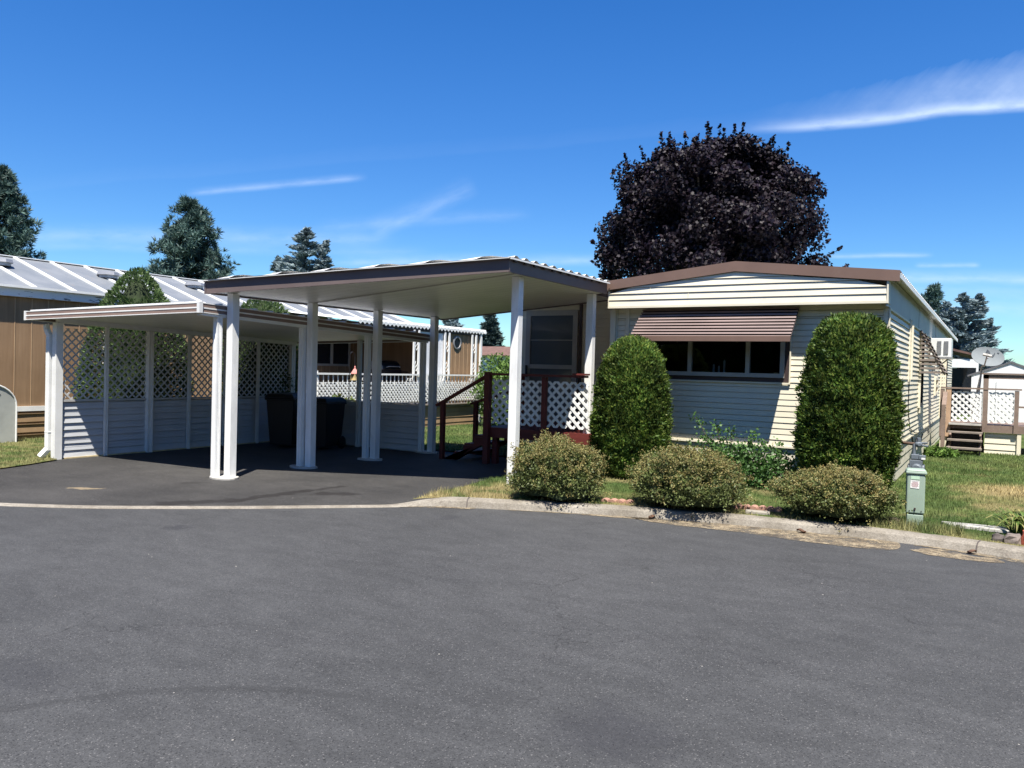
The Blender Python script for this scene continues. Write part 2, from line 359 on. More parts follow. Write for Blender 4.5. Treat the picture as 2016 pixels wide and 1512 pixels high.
class MB:
    def __init__(s): s.v = []; s.f = []; s.mi = []; s.cur = 0
    def face(s, pts):
        i = len(s.v); s.v += [tuple(p) for p in pts]; s.f.append(tuple(range(i, i+len(pts)))); s.mi.append(s.cur)
    def hexa(s, P):
        i = len(s.v); s.v += [tuple(p) for p in P]
        for q in ((0,3,2,1),(4,5,6,7),(0,1,5,4),(1,2,6,5),(2,3,7,6),(3,0,4,7)):
            s.f.append(tuple(i+a for a in q)); s.mi.append(s.cur)
    def box(s, x0, x1, y0, y1, z0, z1):
        s.hexa([(x0,y0,z0),(x1,y0,z0),(x1,y1,z0),(x0,y1,z0),(x0,y0,z1),(x1,y0,z1),(x1,y1,z1),(x0,y1,z1)])
    def beam(s, p, q, w, h, up=(0,0,1)):
        p, q = Vector(p), Vector(q); d = (q-p).normalized(); u = Vector(up); sd = d.cross(u)
        if sd.length < 1e-4: sd = d.cross(Vector((0,1,0)))
        sd.normalize(); u = sd.cross(d).normalized(); a, b_ = sd*w/2, u*h/2
        s.hexa([p-a-b_, p+a-b_, q+a-b_, q-a-b_, p-a+b_, p+a+b_, q+a+b_, q-a+b_])
    def prism(s, poly, ext):
        e = Vector(ext); P = [Vector(p) for p in poly]; n = len(P); i = len(s.v)
        s.v += [tuple(p) for p in P]+[tuple(p+e) for p in P]
        s.f.append(tuple(range(i+n-1, i-1, -1))); s.f.append(tuple(range(i+n, i+2*n)))
        for k in range(n): s.f.append((i+k, i+(k+1)%n, i+n+(k+1)%n, i+n+k))
        s.mi += [s.cur]*(n+2)
    def tube(s, path, r, seg=8, cap=True):
        P = [Vector(p) for p in path]; rs = r if isinstance(r, (list, tuple)) else [r]*len(P); i0 = len(s.v)
        a = None
        for k, p in enumerate(P):
            d = (P[min(k+1, len(P)-1)]-P[max(k-1, 0)]).normalized()
            if a is None:
                a = d.cross(Vector((0,0,1)))
                if a.length < 1e-3: a = d.cross(Vector((1,0,0)))
            a = (a-d*a.dot(d)).normalized(); b_ = d.cross(a)
            for j in range(seg):
                w = 2*math.pi*j/seg; s.v.append(tuple(p+(a*math.cos(w)+b_*math.sin(w))*rs[k]))
        for k in range(len(P)-1):
            for j in range(seg):
                s.f.append((i0+k*seg+j, i0+k*seg+(j+1)%seg, i0+(k+1)*seg+(j+1)%seg, i0+(k+1)*seg+j)); s.mi.append(s.cur)
        if cap:
            s.f.append(tuple(i0+j for j in range(seg-1, -1, -1))); n = i0+(len(P)-1)*seg; s.f.append(tuple(n+j for j in range(seg))); s.mi += [s.cur]*2
    def lathe(s, c, prof, seg=16, axis=(0,0,1)):
        ax = Vector(axis).normalized(); a = ax.cross(Vector((0,0,1)))
        if a.length < 1e-3: a = Vector((1,0,0))
        a.normalize(); b_ = ax.cross(a); c = Vector(c); i0 = len(s.v)
        for (r, h) in prof:
            for j in range(seg):
                w = 2*math.pi*j/seg; s.v.append(tuple(c+ax*h+(a*math.cos(w)+b_*math.sin(w))*r))
        for k in range(len(prof)-1):
            for j in range(seg):
                s.f.append((i0+k*seg+j, i0+k*seg+(j+1)%seg, i0+(k+1)*seg+(j+1)%seg, i0+(k+1)*seg+j)); s.mi.append(s.cur)
        s.f.append(tuple(i0+j for j in range(seg-1, -1, -1))); n = i0+(len(prof)-1)*seg; s.f.append(tuple(n+j for j in range(seg))); s.mi += [s.cur]*2
    def lap(s, p0, u, n, z0, z1, pitch, lip, rng):
        """clapboard courses: each leans out to a lip at its foot. rng(z) -> (u0, u1)"""
        p0, u, n = Vector(p0), Vector(u), Vector(n); z = z0
        while z < z1-1e-4:
            zt = min(z+pitch, z1); a0, b0 = rng(z); a1, b1 = rng(zt); l = lip*random.uniform(.8, 1.2)
            if b0 > a0:
                P = lambda uu, zz, d_: p0+u*uu+n*d_+Vector((0,0,zz)); g = min(.010, pitch*.1); zg = zt-g
                m_ = max(1, int((b0-a0)/.55)); sd = random.random()*50
                wv = [(noise.noise(Vector((sd+j*.9, z*3, 0)))*.35, noise.noise(Vector((sd+j*.9, z*3, 7)))*.0032 if m_ > 2 else 0) for j in range(m_+1)]
                for j in range(m_):
                    f0, f1 = j/m_, (j+1)/m_; (la, za), (lb, zb) = wv[j], wv[j+1]; p0b, p1b, p0t, p1t = a0+(b0-a0)*f0, a0+(b0-a0)*f1, a1+(b1-a1)*f0, a1+(b1-a1)*f1
                    A, B_ = P(p0b,z+za,l*(1+la)), P(p1b,z+zb,l*(1+lb))
                    s.face([A, B_, P(p1t,zg,0), P(p0t,zg,0)]); s.face([P(p0b,z+za,-.018), P(p1b,z+zb,-.018), B_, A])
                s.face([P(a1,zg,0), P(b1,zg,0), P(b1,zg,-.018), P(a1,zg,-.018)]); s.face([P(a1,zg,-.018), P(b1,zg,-.018), P(b1,zt,-.018), P(a1,zt,-.018)])
            z = zt
    def lattice(s, p0, u, n, w, z0, z1, vper, sw, th=.007, edge=None):
        """diagonal slats in two layers, clipped to the panel"""
        p0, u, n = Vector(p0), Vector(u), Vector(n); h = z1-z0; half = sw*math.sqrt(2)/2
        for sgn, off in ((1, 0.), (-1, th+.001)):
            k = -int((w+h)/vper)-2
            while k*vper < w+h+vper:
                c = k*vper; k += 1
                # strip: z - sgn*x in [c-half, c+half] (vertical measure)
                line = lambda x, e: sgn*x+(c if sgn > 0 else c)+e
                poly = [(-.5, line(-.5,-half)), (w+.5, line(w+.5,-half)), (w+.5, line(w+.5,half)), (-.5, line(-.5,half))]
                for ax, lim, keep in ((0,0.,1),(0,w,-1),(1,0.,1),(1,h,-1)):
                    out = []
                    for i in range(len(poly)):
                        A, B = poly[i], poly[(i+1)%len(poly)]; da, db = (A[ax]-lim)*keep, (B[ax]-lim)*keep
                        if da >= 0: out.append(A)
                        if (da >= 0) != (db >= 0):
                            f = da/(da-db); out.append((A[0]+(B[0]-A[0])*f, A[1]+(B[1]-A[1])*f))
                    poly = out
                    if len(poly) < 3: break
                if len(poly) >= 3: s.prism([p0+u*x+n*off+Vector((0,0,z0+z)) for x, z in poly], n*th)
    def build(s, name, mat, parent=None, base=None, smooth=False, bevel=0):
        me = bpy.data.meshes.new(name); me.from_pydata(s.v, [], s.f)
        me.polygons.foreach_set('material_index', s.mi)
        o = finish(name, me, mat, parent, base, smooth)
        if bevel:
            b = o.modifiers.new('bevel', 'BEVEL'); b.width = bevel; b.segments = 2; b.limit_method = 'ANGLE'
        return o
def npmesh(name, V, Fc, mat, parent=None, base=None, mi=None, smooth=False):
    me = bpy.data.meshes.new(name); k = Fc.shape[1]
    me.vertices.add(len(V)); me.vertices.foreach_set('co', V.astype(np.float32).ravel())
    me.loops.add(Fc.size); me.loops.foreach_set('vertex_index', Fc.astype(np.int32).ravel())
    me.polygons.add(len(Fc)); me.polygons.foreach_set('loop_start', np.arange(len(Fc), dtype=np.int32)*k)
    me.polygons.foreach_set('loop_total', np.full(len(Fc), k, dtype=np.int32))
    if mi is not None: me.polygons.foreach_set('material_index', mi.astype(np.int32))
    me.update(calc_edges=True)
    return finish(name, me, mat, parent, base, smooth)
def unit(a): return a/np.maximum(np.linalg.norm(a, axis=1, keepdims=True), 1e-9)
def kites(P, D, S, L, Wd, fold=.25):
    """leaf blades: P centre, D long axis, S side axis"""
    D = unit(D); S = unit(S-D*(S*D).sum(1, keepdims=True)); N = np.cross(D, S)
    L = np.broadcast_to(np.asarray(L, float), (len(P),))[:, None]; Wd = np.broadcast_to(np.asarray(Wd, float), (len(P),))[:, None]
    b_ = P-D*L/2; tp = P+D*L/2; m_ = P-D*L*.08+N*Wd*fold
    V = np.stack([b_, m_-S*Wd/2, tp, m_+S*Wd/2], 1).reshape(-1, 3)
    return V, np.arange(len(P)*4).reshape(-1, 4)
def rdir(n): return unit(RNG.normal(size=(n, 3)))

# ================================================================== GROUND
KERB = [(-40,.2),(-30,.6),(-16,1.9),(-12,2.95),(-10.2,3.68),(-9.26,4.14),(-8.25,4.71),(-7.63,5.18),(-6.83,5.855),(-6.03,6.6),(-5.75,6.87),(-5.46,7.19),(-5.18,7.35),(-4.555,7.62),(-3.85,7.92),
        (-3.05,8.19),(-2.45,8.34),(-1.93,8.42),(-1.45,8.49),(-1.05,8.525),(-.6,8.53),(-.17,8.50),(.29,8.41),(.8,8.25),(1.6,7.9),(3,7.1),(6,5),(12,1),(20,-4)]
def catmull(pts, n=5):
    P = [Vector(p) for p in pts]; out = []
    for i in range(len(P)-1):
        a, b, c, d = P[max(i-1,0)], P[i], P[i+1], P[min(i+2, len(P)-1)]
        for k in range(n):
            s = k/n; out.append(.5*((2*b)+(c-a)*s+(2*a-5*b+4*c-d)*s*s+(3*b-a-3*c+d)*s**3))
    out.append(P[-1]); return out
KC = catmull(KERB, 5)
KN = []
for i in range(len(KC)):
    d_ = (KC[min(i+1, len(KC)-1)]-KC[max(i-1, 0)]).normalized(); KN.append(Vector((-d_.y, d_.x)))
def kerb_h(x): # height of the kerb: flush across the driveway, risen along the lawn
    s = min(max((x+5.8)/.6, 0), 1); return .014+.078*(s*s*(3-2*s))
def inner(dist): return [(p.x+n.x*dist, p.y+n.y*dist) for p, n in zip(KC, KN)]

def flat(name, poly, z, mat, kind='structure'):
    P = [Vector((x, y, z)) for x, y in poly]
    me = bpy.data.meshes.new(name); me.from_pydata([tuple(p) for p in P], [], [tuple(tr) for tr in geometry.tessellate_polygon([P])])
    return tag(finish(name, me, mat), kind=kind)
far = MB(); far.face([(-1500,-600,-.35),(1500,-600,-.35),(1500,2500,-.35),(-1500,2500,-.35)]); tag(far.build('ground', paint('dry_ground', (.16,.14,.075), .95, .25, .05)), kind='structure')
flat('road', [(p.x+n.x*.05, p.y+n.y*.05) for p, n in zip(KC, KN)]+[(40,-30),(-60,-30)], 0, road_m)
mb = MB()
for i in range(len(KC)-1):
    def prof(k):
        h = kerb_h(KC[k].x); w = .115+.075*min(1, max(0, (h-.014)/.06)); p, n = KC[k], KN[k]; wob = .006*noise.noise(Vector((p.x*3, p.y*3, 0)))
        return [Vector((p.x+n.x*(dd+wob), p.y+n.y*(dd+wob), z)) for dd, z in ((-.004,-.03),(0,.004),(.028,h*.72),(.055,h*.93),(.09,h),(w,h),(w,-.05))]
    A, B = prof(i), prof(i+1)
    for j in range(len(A)-1): mb.face([A[j], B[j], B[j+1], A[j+1]])
tag(mb.build('kerb', kerb_m), kind='structure')
mb = MB()   # expansion joints cut across the kerb
for xj in (-5.05, -.12):
    k = min(range(len(KC)), key=lambda i: abs(KC[i].x-xj)); p, n = KC[k], KN[k]; dv = Vector((n.y, -n.x)); h = kerb_h(p.x)
    P = [(-.008,.0),(.022,h*.74),(.052,h*.95),(.088,h+.003),(.185,h+.003)]
    for (d0, z0), (d1, z1) in zip(P, P[1:]):
        q = lambda dd, z, e: (p.x+n.x*dd+dv.x*e, p.y+n.y*dd+dv.y*e, z+.002)
        mb.face([q(d0,z0,-.006), q(d0,z0,.006), q(d1,z1,.006), q(d1,z1,-.006)])
tag(mb.build('kerb_joints', dark_stone), kind='structure')
ki = [i for i in range(len(KC)) if -11.3 <= KC[i].x <= -5.62]
drive_poly = [(KC[i].x+KN[i].x*.105, KC[i].y+KN[i].y*.105) for i in ki]+[(-5.74,7.45),(-5.8,7.9),(-5.86,8.4),(-6.05,9.4),(-6.15,10.5),(-6.15,12.0),(-12.45,12.0),(-12.45,6.78),(-12.2,6.66),(-11.95,6.12),(-11.7,5.4),(-11.4,4.2)]
flat('driveway', drive_poly, .010, drive_m)

def sstep(a, b, x):
    s = min(max((x-a)/(b-a), 0), 1); return s*s*(3-2*s)
def lawn_z(x, y):
    z = .03+.055*sstep(-6.2, -5.3, x)*(1-sstep(9.5, 14, y))-.07*sstep(13, 20, y)
    return z+.012*noise.noise(Vector((x*.9, y*.9, 0)))
kin = inner(.17)
left_i = [i for i in range(len(KC)) if KC[i].x < -11.3]; right_i = [i for i in range(len(KC)) if KC[i].x > -5.60]
ring = [kin[i] for i in left_i]+[(-11.4,4.2),(-11.7,5.4),(-11.95,6.12),(-12.2,6.66),(-12.45,6.78),(-12.45,12.0),(-6.15,12.0),(-6.15,10.5),(-6.05,9.4),(-5.86,8.4),(-5.8,7.9),(-5.74,7.45)]+[kin[i] for i in right_i]+[(40,30),(40,120),(-90,120),(-60,10)]
pts = [Vector(p) for p in ring]; edges = [(i, (i+1) % len(ring)) for i in range(len(ring))]
for gx in np.arange(-18, 6, .55):
    for gy in np.arange(3.5, 24, .55): pts.append(Vector((gx+random.uniform(-.1,.1), gy+random.uniform(-.1,.1))))
vs, _, fs, *_ = geometry.delaunay_2d_cdt(pts, edges, [list(range(len(ring)))], 1, 1e-5)
me = bpy.data.meshes.new('lawn'); me.from_pydata([(v.x, v.y, lawn_z(v.x, v.y)) for v in vs], [], [tuple(f) for f in fs])
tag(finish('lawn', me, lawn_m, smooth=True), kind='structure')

# grass blades on the lawn in view
def inside(x, y, poly):
    c = False; j = len(poly)-1
    for i in range(len(poly)):
        if (poly[i][1] > y) != (poly[j][1] > y) and x < (poly[j][0]-poly[i][0])*(y-poly[i][1])/(poly[j][1]-poly[i][1])+poly[i][0]: c = not c
        j = i
    return c
def scatter_blades(x0, x1, y0, y1, n, hmin, hmax, wd, skip=None):
    out = []
    while n > 0:
        n -= 1; x, y = random.uniform(x0, x1), random.uniform(y0, y1)
        if not inside(x, y, ring) or (skip and skip(x, y)): continue
        out.append((x, y, lawn_z(x, y), random.uniform(hmin, hmax)*(.75+.5*noise.noise(Vector((x*1.3, y*1.3, 5)))), wd))
    return out
in_house = lambda x, y: -5.2 < x < -1.25 and y > 11.6
B = scatter_blades(-6.2, 2.2, 7.2, 9.6, 42000, .025, .065, .005, in_house)+scatter_blades(-5.4, 2.4, 9.6, 12.5, 34000, .025, .06, .006, in_house)
B += scatter_blades(-1.3, 3, 12.5, 21, 30000, .03, .07, .010)+scatter_blades(-15.6, -11.5, 5, 9, 16000, .03, .07, .008)+scatter_blades(-12.8, -6, 12, 19, 26000, .03, .08, .011)
B += [(x, y, z, h*1.9, w) for x, y, z, h, w in scatter_blades(-1.05, -.2, 8.75, 9.25, 1500, .05, .08, .005)+scatter_blades(-5.8, -4.8, 7.4, 7.9, 900, .04, .07, .005)]
B = np.array(B); n = len(B); P = B[:, :3]; ang = RNG.uniform(0, 6.283, n); lean = rdir(n)*.45; H = B[:, 3:4]
S = np.stack([np.cos(ang), np.sin(ang), np.zeros(n)], 1)*B[:, 4:5]/2
tip = P+np.stack([lean[:, 0], lean[:, 1], np.ones(n)], 1)*H
V = np.stack([P-S, P+S, tip], 1).reshape(-1, 3)
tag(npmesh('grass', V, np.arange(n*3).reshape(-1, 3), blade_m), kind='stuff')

# washed sand in the gutter
def sand(pts, name='gutter_sand'):
    P = []
    for x, y in catmull(pts+[pts[0]], 8):
        P.append((x+.05*noise.noise(Vector((x*6, y*6, 1))), y+.04*noise.noise(Vector((x*6, y*6, 9)))))
    return flat(name, P, .005, sand_m, 'stuff')
m, t, b = newmat('sand'); c = objc(t)
k = t.mix(t.sm(t.noise(c, 7, 6, .7), .35, .65), (.15,.12,.085), (.30,.245,.165)); k = t.scale_col(k, t.sm(t.sep(t.voro(c, 130, out='Color'))[0], 0, 1, .75, 1.2))
setp(t, b, k, .95, .1)
al = t.sm(t.m('ADD', t.m('ADD', t.m('MULTIPLY', t.noise(c, 3.2, 6, .7), .6), t.m('MULTIPLY', t.noise(c, 16, 5, .75), .45)), t.m('MULTIPLY', t.noise(c, 90, 3), .35)), .55, .80); t.L.new(al, b.inputs['Alpha']); sand_m = m
sand([(-3.4,8.05),(-2.9,7.95),(-2.2,8.02),(-1.6,7.98),(-1.0,8.02),(-.72,8.2),(-.8,8.53),(-1.5,8.5),(-2.4,8.35),(-3.1,8.18)])
sand([(-.62,8.22),(-.4,8.1),(0,8.12),(.15,8.2),(.05,8.33),(-.1,8.28),(-.25,8.4),(-.5,8.38)])
sand([(-4.6,7.58),(-3.9,7.83),(-3.2,8.03),(-3.2,8.13),(-4,7.87),(-4.6,7.62)])
sand([(-.6,8.50),(0,8.36),(.8,8.12),(.9,8.22),(.2,8.44),(-.5,8.53)])
sand([(-5.8,6.84),(-5.4,7.12),(-5,7.34),(-5.05,7.41),(-5.5,7.2),(-5.85,6.92)])

# ================================================================== THE CREAM MOBILE HOME
HX0, HX1, HY0, HY1 = -5.2, -1.22, 11.63, 31.0; ZS, ZB, ZE, ZR = .60, 2.52, 2.98, 3.20; XM = (HX0+HX1)/2; OY = 11.35
home = thing('mobile_home', (XM, HY0, 0), 'cream lap-sided mobile home with low brown-edged gable and slatted window awning', 'mobile home')
mb = MB()
WX0, WX1, WZ0, WZ1 = -4.66, -2.47, 1.51, 2.45
P = .083
mb.lap((0,HY0,0), (1,0,0), (0,-1,0), ZS, WZ0, P, .008, lambda z: (HX0, HX1))
mb.lap((0,HY0,0), (1,0,0), (0,-1,0), WZ0, WZ1, P, .008, lambda z: (HX0, WX0)); mb.lap((0,HY0,0), (1,0,0), (0,-1,0), WZ0, WZ1, P, .008, lambda z: (WX1, HX1))
mb.lap((0,HY0,0), (1,0,0), (0,-1,0), WZ1, 2.95, P, .008, lambda z: (HX0, HX1))
for x in (HX0+.03, HX1-.03): mb.box(x-.03, x+.03, HY0-.022, HY0-.004, ZS, 2.60)
mb.box(-5.0, -4.94, HY0-.022, HY0-.004, ZS, 2.6)
mb.build('front_wall', cream, home)
mb = MB()
SW = [(16.9, 17.75, 1.08, 2.46), (21.6, 22.9, 1.24, 1.66), (26.3, 27.3, 1.1, 2.2)]   # side windows
segs = [HY0]+[v for w in SW for v in w[:2]]+[HY1]
for k in range(len(segs)-1):
    a_, b_ = segs[k], segs[k+1]
    if k % 2 == 0: mb.lap((HX1,0,0), (0,1,0), (1,0,0), ZS, ZB, P, .015, lambda z: (a_, b_))
    else:
        w = SW[k//2]; mb.lap((HX1,0,0), (0,1,0), (1,0,0), ZS, w[2], P, .015, lambda z: (a_, b_)); mb.lap((HX1,0,0), (0,1,0), (1,0,0), w[3], ZB, P, .015, lambda z: (a_, b_))
mb.box(HX1+.004, HX1+.02, HY0-.02, HY0+.06, ZS, ZB)
mb.box(HX1-.01, HX1+.022, HY0-.02, HY1, ZB, ZB+.03)
for y, w in ((24.0, .07), (25.2, .05)): mb.box(HX1+.002, HX1+.05, y, y+w, ZS, 2.3)
mb.build('side_wall', cream, home)
mb = MB(); mb.box(HX0-.03, HX0, HY0+.01, HY1, ZS, 2.95); mb.box(HX0, HX1-.03, HY1-.03, HY1, 0, 2.95); mb.build('rear_wall', cream, home)
mb = MB(); mb.box(HX0+.01, HX1-.02, HY0+.06, HY1-.05, ZS-.05, ZS); mb.box(HX0+.01, HX1-.05, 14.6, 14.64, ZS, 2.9); mb.box(HX0+.01, HX1-.05, HY0+.08, 14.6, 2.9, 2.93); mb.box(HX0+.01, HX0+.03, HY0+.08, 14.6, ZS, 2.9); mb.box(HX1-.06, HX1-.04, HY0+.08, 14.6, ZS, 2.9)
mb.build('interior', interior, home)
# eave panel band under the side roof edge
mb = MB(); mb.box(HX1-.01, HX1+.012, OY+.01, HY1, ZB+.032, ZE-.02); 
for y in (16.4, 21.3, 26): mb.box(HX1+.012, HX1+.018, y, y+.03, ZB+.04, ZE-.03)
mb.build('eave_panel', grey_band, home)
# overhanging gable box over the front
mb = MB()
ZF = 2.60
gl = lambda x: ZE-.115+(ZR-ZE)*(1-abs(x-XM)/(HX1-XM))   # underside of the brown fascia
def grng(z):
    if z <= ZE-.115: return (HX0+.02, HX1)
    k = (z-(ZE-.115))/(ZR-ZE); h = (HX1-XM)*max(0, 1-k); return (XM-h, XM+h)
mb.lap((0,OY,0), (1,0,0), (0,-1,0), ZF+.02, ZR-.10, .094, .012, grng)
mb.box(HX0+.02, HX1, OY-.016, OY+.02, ZF-.012, ZF+.02)
mb.box(HX0+.02, HX1, OY+.02, HY0-.01, ZF+.002, ZF+.016)      # soffit
mb.box(HX0, HX0+.02, OY, HY0-.01, ZF-.01, ZE-.02); mb.box(HX1, HX1+.02, OY-.018, HY0-.022, ZF-.012, ZE-.02)
for x, z in ((-2.42,2.998),(-3.9,2.716),(-4.5,2.81)): mb.box(x, x+.004, OY-.0165, OY-.004, z, z+.082)
mb.build('gable_overhang', cream, home)
mb = MB(); ex = HX1+.15; exl = HX0-.06
for (xa, xb) in ((exl, XM), (XM, ex)):
    za = ZE if xa != XM else ZR; zb = ZE if xb != XM else ZR
    for y0_ in (OY-.036,):
        mb.prism([(xa,y0_,za-.115),(xb,y0_,zb-.115),(xb,y0_,zb+.03),(xa,y0_,za+.03)], (0,.02,0))
    mb.prism([(xa,OY-.016,za+.012),(xb,OY-.016,zb+.012),(xb,OY-.016,zb+.03),(xa,OY-.016,za+.03)], (0,.206,0))
mb.build('gable_fascia', brown_metal, home)
mb = MB()
ys = []; y = OY+.19
while y < HY1: ys += [(y,0),(y+.035,.022),(y+.085,.022),(y+.12,0)]; y += .2
for (a0, h0), (a1, h1) in zip(ys, ys[1:]):
    mb.face([(exl,a0,ZE+.005+h0),(XM,a0,ZR+.005+h0),(XM,a1,ZR+.005+h1),(exl,a1,ZE+.005+h1)]); mb.face([(ex,a0,ZE+.005+h0),(XM,a0,ZR+.005+h0),(XM,a1,ZR+.005+h1),(ex,a1,ZE+.005+h1)])
mb.face([(exl,OY,ZE-.01),(XM,OY,ZR-.01),(XM,HY1,ZR-.01),(exl,HY1,ZE-.01)]); mb.face([(ex,OY,ZE-.01),(XM,OY,ZR-.01),(XM,HY1,ZR-.01),(ex,HY1,ZE-.01)])
mb.build('roof', roof_sheet, home)
mb = MB(); mb.box(ex-.015, ex, OY-.02, HY1, ZE-.06, ZE+.0); mb.build('eave_gutter', alum_white, home)
# skirting: broad laps, front and side
mb = MB()
mb.lap((0,HY0+.012,0), (1,0,0), (0,-1,0), .0, ZS-.03, .19, .010, lambda z: (HX0, HX1-.02)); mb.lap((HX1-.012,0,0), (0,1,0), (1,0,0), -.1, ZS-.03, .15, .012, lambda z: (HY0, HY1))
for k in range(3):
    z = .06+.19*k; mb.box(HX0, HX1-.02, HY0-.004, HY0+.006, z+.07, z+.078)
mb.build('skirting', skirt_cream, home)
mb = MB(); mb.box(HX0, HX1, HY0-.03, HY0-.002, ZS-.028, ZS); mb.box(HX1-.004, HX1+.022, HY0-.03, HY1, ZS-.03, ZS-.004); mb.box(HX1-.06, HX1-.002, HY0-.03, HY0-.006, 0, ZS-.03); mb.build('skirting_cap', cream, home)
# front picture window in its brown box
wf = MB(); yb = HY0-.004
mx0, mx1, mz0, mz1 = -4.53, -2.57, 1.60, 2.44
for x0, x1, z0, z1 in ((WX0, WX1, WZ0, mz0), (WX0, mx0, mz0, WZ1), (mx1, WX1, mz0, WZ1)): wf.box(x0, x1, yb-.012, yb+.03, z0, z1)
win = wf.build('window', dark_trim, home)
wf = MB(); wf.box(WX1-.004, WX1+.014, yb-.03, yb-.002, WZ0-.03, WZ1); wf.box(WX0, WX1+.014, yb-.034, yb-.014, WZ0-.028, WZ0-.006); wf.build('window_trim', cream, win)
wf = MB()
for x in (mx0, -3.93, -3.06, mx1): wf.box(x-.03, x+.03, yb-.05, yb+.02, mz0+.03, mz1)
wf.box(mx0-.03, mx1+.03, yb-.055, yb+.02, mz0-.03, mz0+.03); wf.box(mx0-.03, mx1+.03, yb-.05, yb+.02, mz1, mz1+.02); wf.build('frame', win_frame, win)
wf = MB(); wf.face([(mx0,yb-.005,mz0),(mx1,yb-.005,mz0),(mx1,yb-.005,mz1),(mx0,yb-.005,mz1)]); wf.build('pane', clear_glass, win)
# slatted awning over it
mb = MB(); ax0, ax1 = -4.70, -2.36; ay0, az0, ay1, az1 = 11.07, 2.10, 11.60, 2.57
n = 10
for k in range(n):
    f = (k+.9)/n; y = ay0+(ay1-ay0)*f; z = az0+(az1-az0)*f
    mb.hexa([(ax0,y-.035,z-.006),(ax1,y-.035,z-.006),(ax1,y+.022,z+.006),(ax0,y+.022,z+.006),(ax0,y-.035,z-.002),(ax1,y-.035,z-.002),(ax1,y+.022,z+.010),(ax0,y+.022,z+.010)])
mb.face([(ax0,ay0-.01,az0-.01),(ax1,ay0-.01,az0-.01),(ax1,ay1-.01,az1-.01),(ax0,ay1-.01,az1-.01)])
for x in (ax0+.05, -3.96, -3.08, ax1-.05): mb.beam((x,ay0,az0-.04),(x,ay1,az1-.06), .03, .015)
aw = mb.build('window_awning', dark_trim, home)  # pans and backing coloured dark to paint the shade in the slat gaps
for k in range(n):
    f = (k+.9)/n; y = ay0+(ay1-ay0)*f; z = az0+(az1-az0)*f; mb = MB()
    mb.hexa([(ax0,y-.050,z-.012),(ax1,y-.050,z-.012),(ax1,y-.046,z-.014),(ax0,y-.046,z-.014),(ax0,y-.039,z+.012),(ax1,y-.039,z+.012),(ax1,y-.035,z+.010),(ax0,y-.035,z+.010)])
    mb.build('slat', awning_brown, aw)
mb = MB(); mb.box(ax0-.005, ax1+.005, ay0-.045, ay0-.02, az0-.035, az0+.045)
mb.build('awning_bar', brown_metal, aw, bevel=.004)
# side windows with dark sashes
for k, (ya, yb_, za, zb) in enumerate(SW):
    f = MB(); x = HX1
    for y0_, y1_, z0_, z1_ in ((ya, yb_, za, za+.06), (ya, yb_, zb-.06, zb), (ya, ya+.07, za+.06, zb-.06), (yb_-.07, yb_, za+.06, zb-.06), (ya+.07, yb_-.07, (za+zb)/2-.03, (za+zb)/2+.03)): f.box(x-.03, x+.035, y0_, y1_, z0_, z1_)
    w = f.build('window', dark_trim if k != 1 else cream, home)
    f = MB(); f.face([(x-.01,ya,za),(x-.01,yb_,za),(x-.01,yb_,zb),(x-.01,ya,zb)]); f.build('pane', dark_glass, w)
    f = MB(); f.box(x-.004, x+.05, ya-.05, ya-.002, za-.02, zb+.03); f.box(x-.004, x+.05, ya, yb_, za-.12, za-.01) if k == 0 else None; f.build('window_trim', cream, w)
mb = MB(); n = 11
for k in range(n):
    f = (k+.5)/n; x = HX1+.42*(1-f)+.03; z = 1.72+.80*f
    mb.hexa([(x-.03,16.75,z+.022),(x+.03,16.75,z-.015),(x+.03,17.85,z-.015),(x-.03,17.85,z+.022),(x-.03,16.75,z+.028),(x+.03,16.75,z-.008),(x+.03,17.85,z-.008),(x-.03,17.85,z+.028)])
for y in (16.80, 17.80): mb.beam((HX1+.45,y,1.70),(HX1+.02,y,2.53), .02, .035); mb.beam((HX1+.02,y,1.95),(HX1+.32,y,1.95), .015, .02)
for k in range(11):
    f = k/10; mb.box(HX1+.03, HX1+.03+.40*(1-f), 16.775, 16.782, 1.72+.78*f, 1.76+.78*f)
mb.build('side_awning', paint('weathered_brown_metal', (.20,.165,.14), .6, .12, 5), home)
# conduit chase and cables on the side wall
mb = MB(); mb.box(HX1+.006, HX1+.03, 14.62, 14.68, 1.56, 2.60); mb.box(HX1+.006, HX1+.03, 14.86, 14.92, 1.56, 2.60); mb.box(HX1+.004, HX1+.014, 14.68, 14.86, 2.5, 2.6); mb.tube([(HX1+.04,14.78,2.5),(HX1+.04,14.78,1.6)], .025)
mb.build('conduit_chase', cream, home)
mb = MB(); mb.tube([(HX1+.02,14.77,1.6),(HX1+.015,14.8,1.1),(HX1+.02,15.2,.75),(HX1+.03,16.2,.62),(HX1+.05,17.5,.55)], .008, 6); mb.tube([(HX1+.04,15.4,.6),(HX1+.06,15.6,.42),(HX1+.05,16.3,.52),(HX1+.05,17.2,.38),(HX1+.04,18,.5)], .012, 6)
mb.build('cable', black_plastic, home)
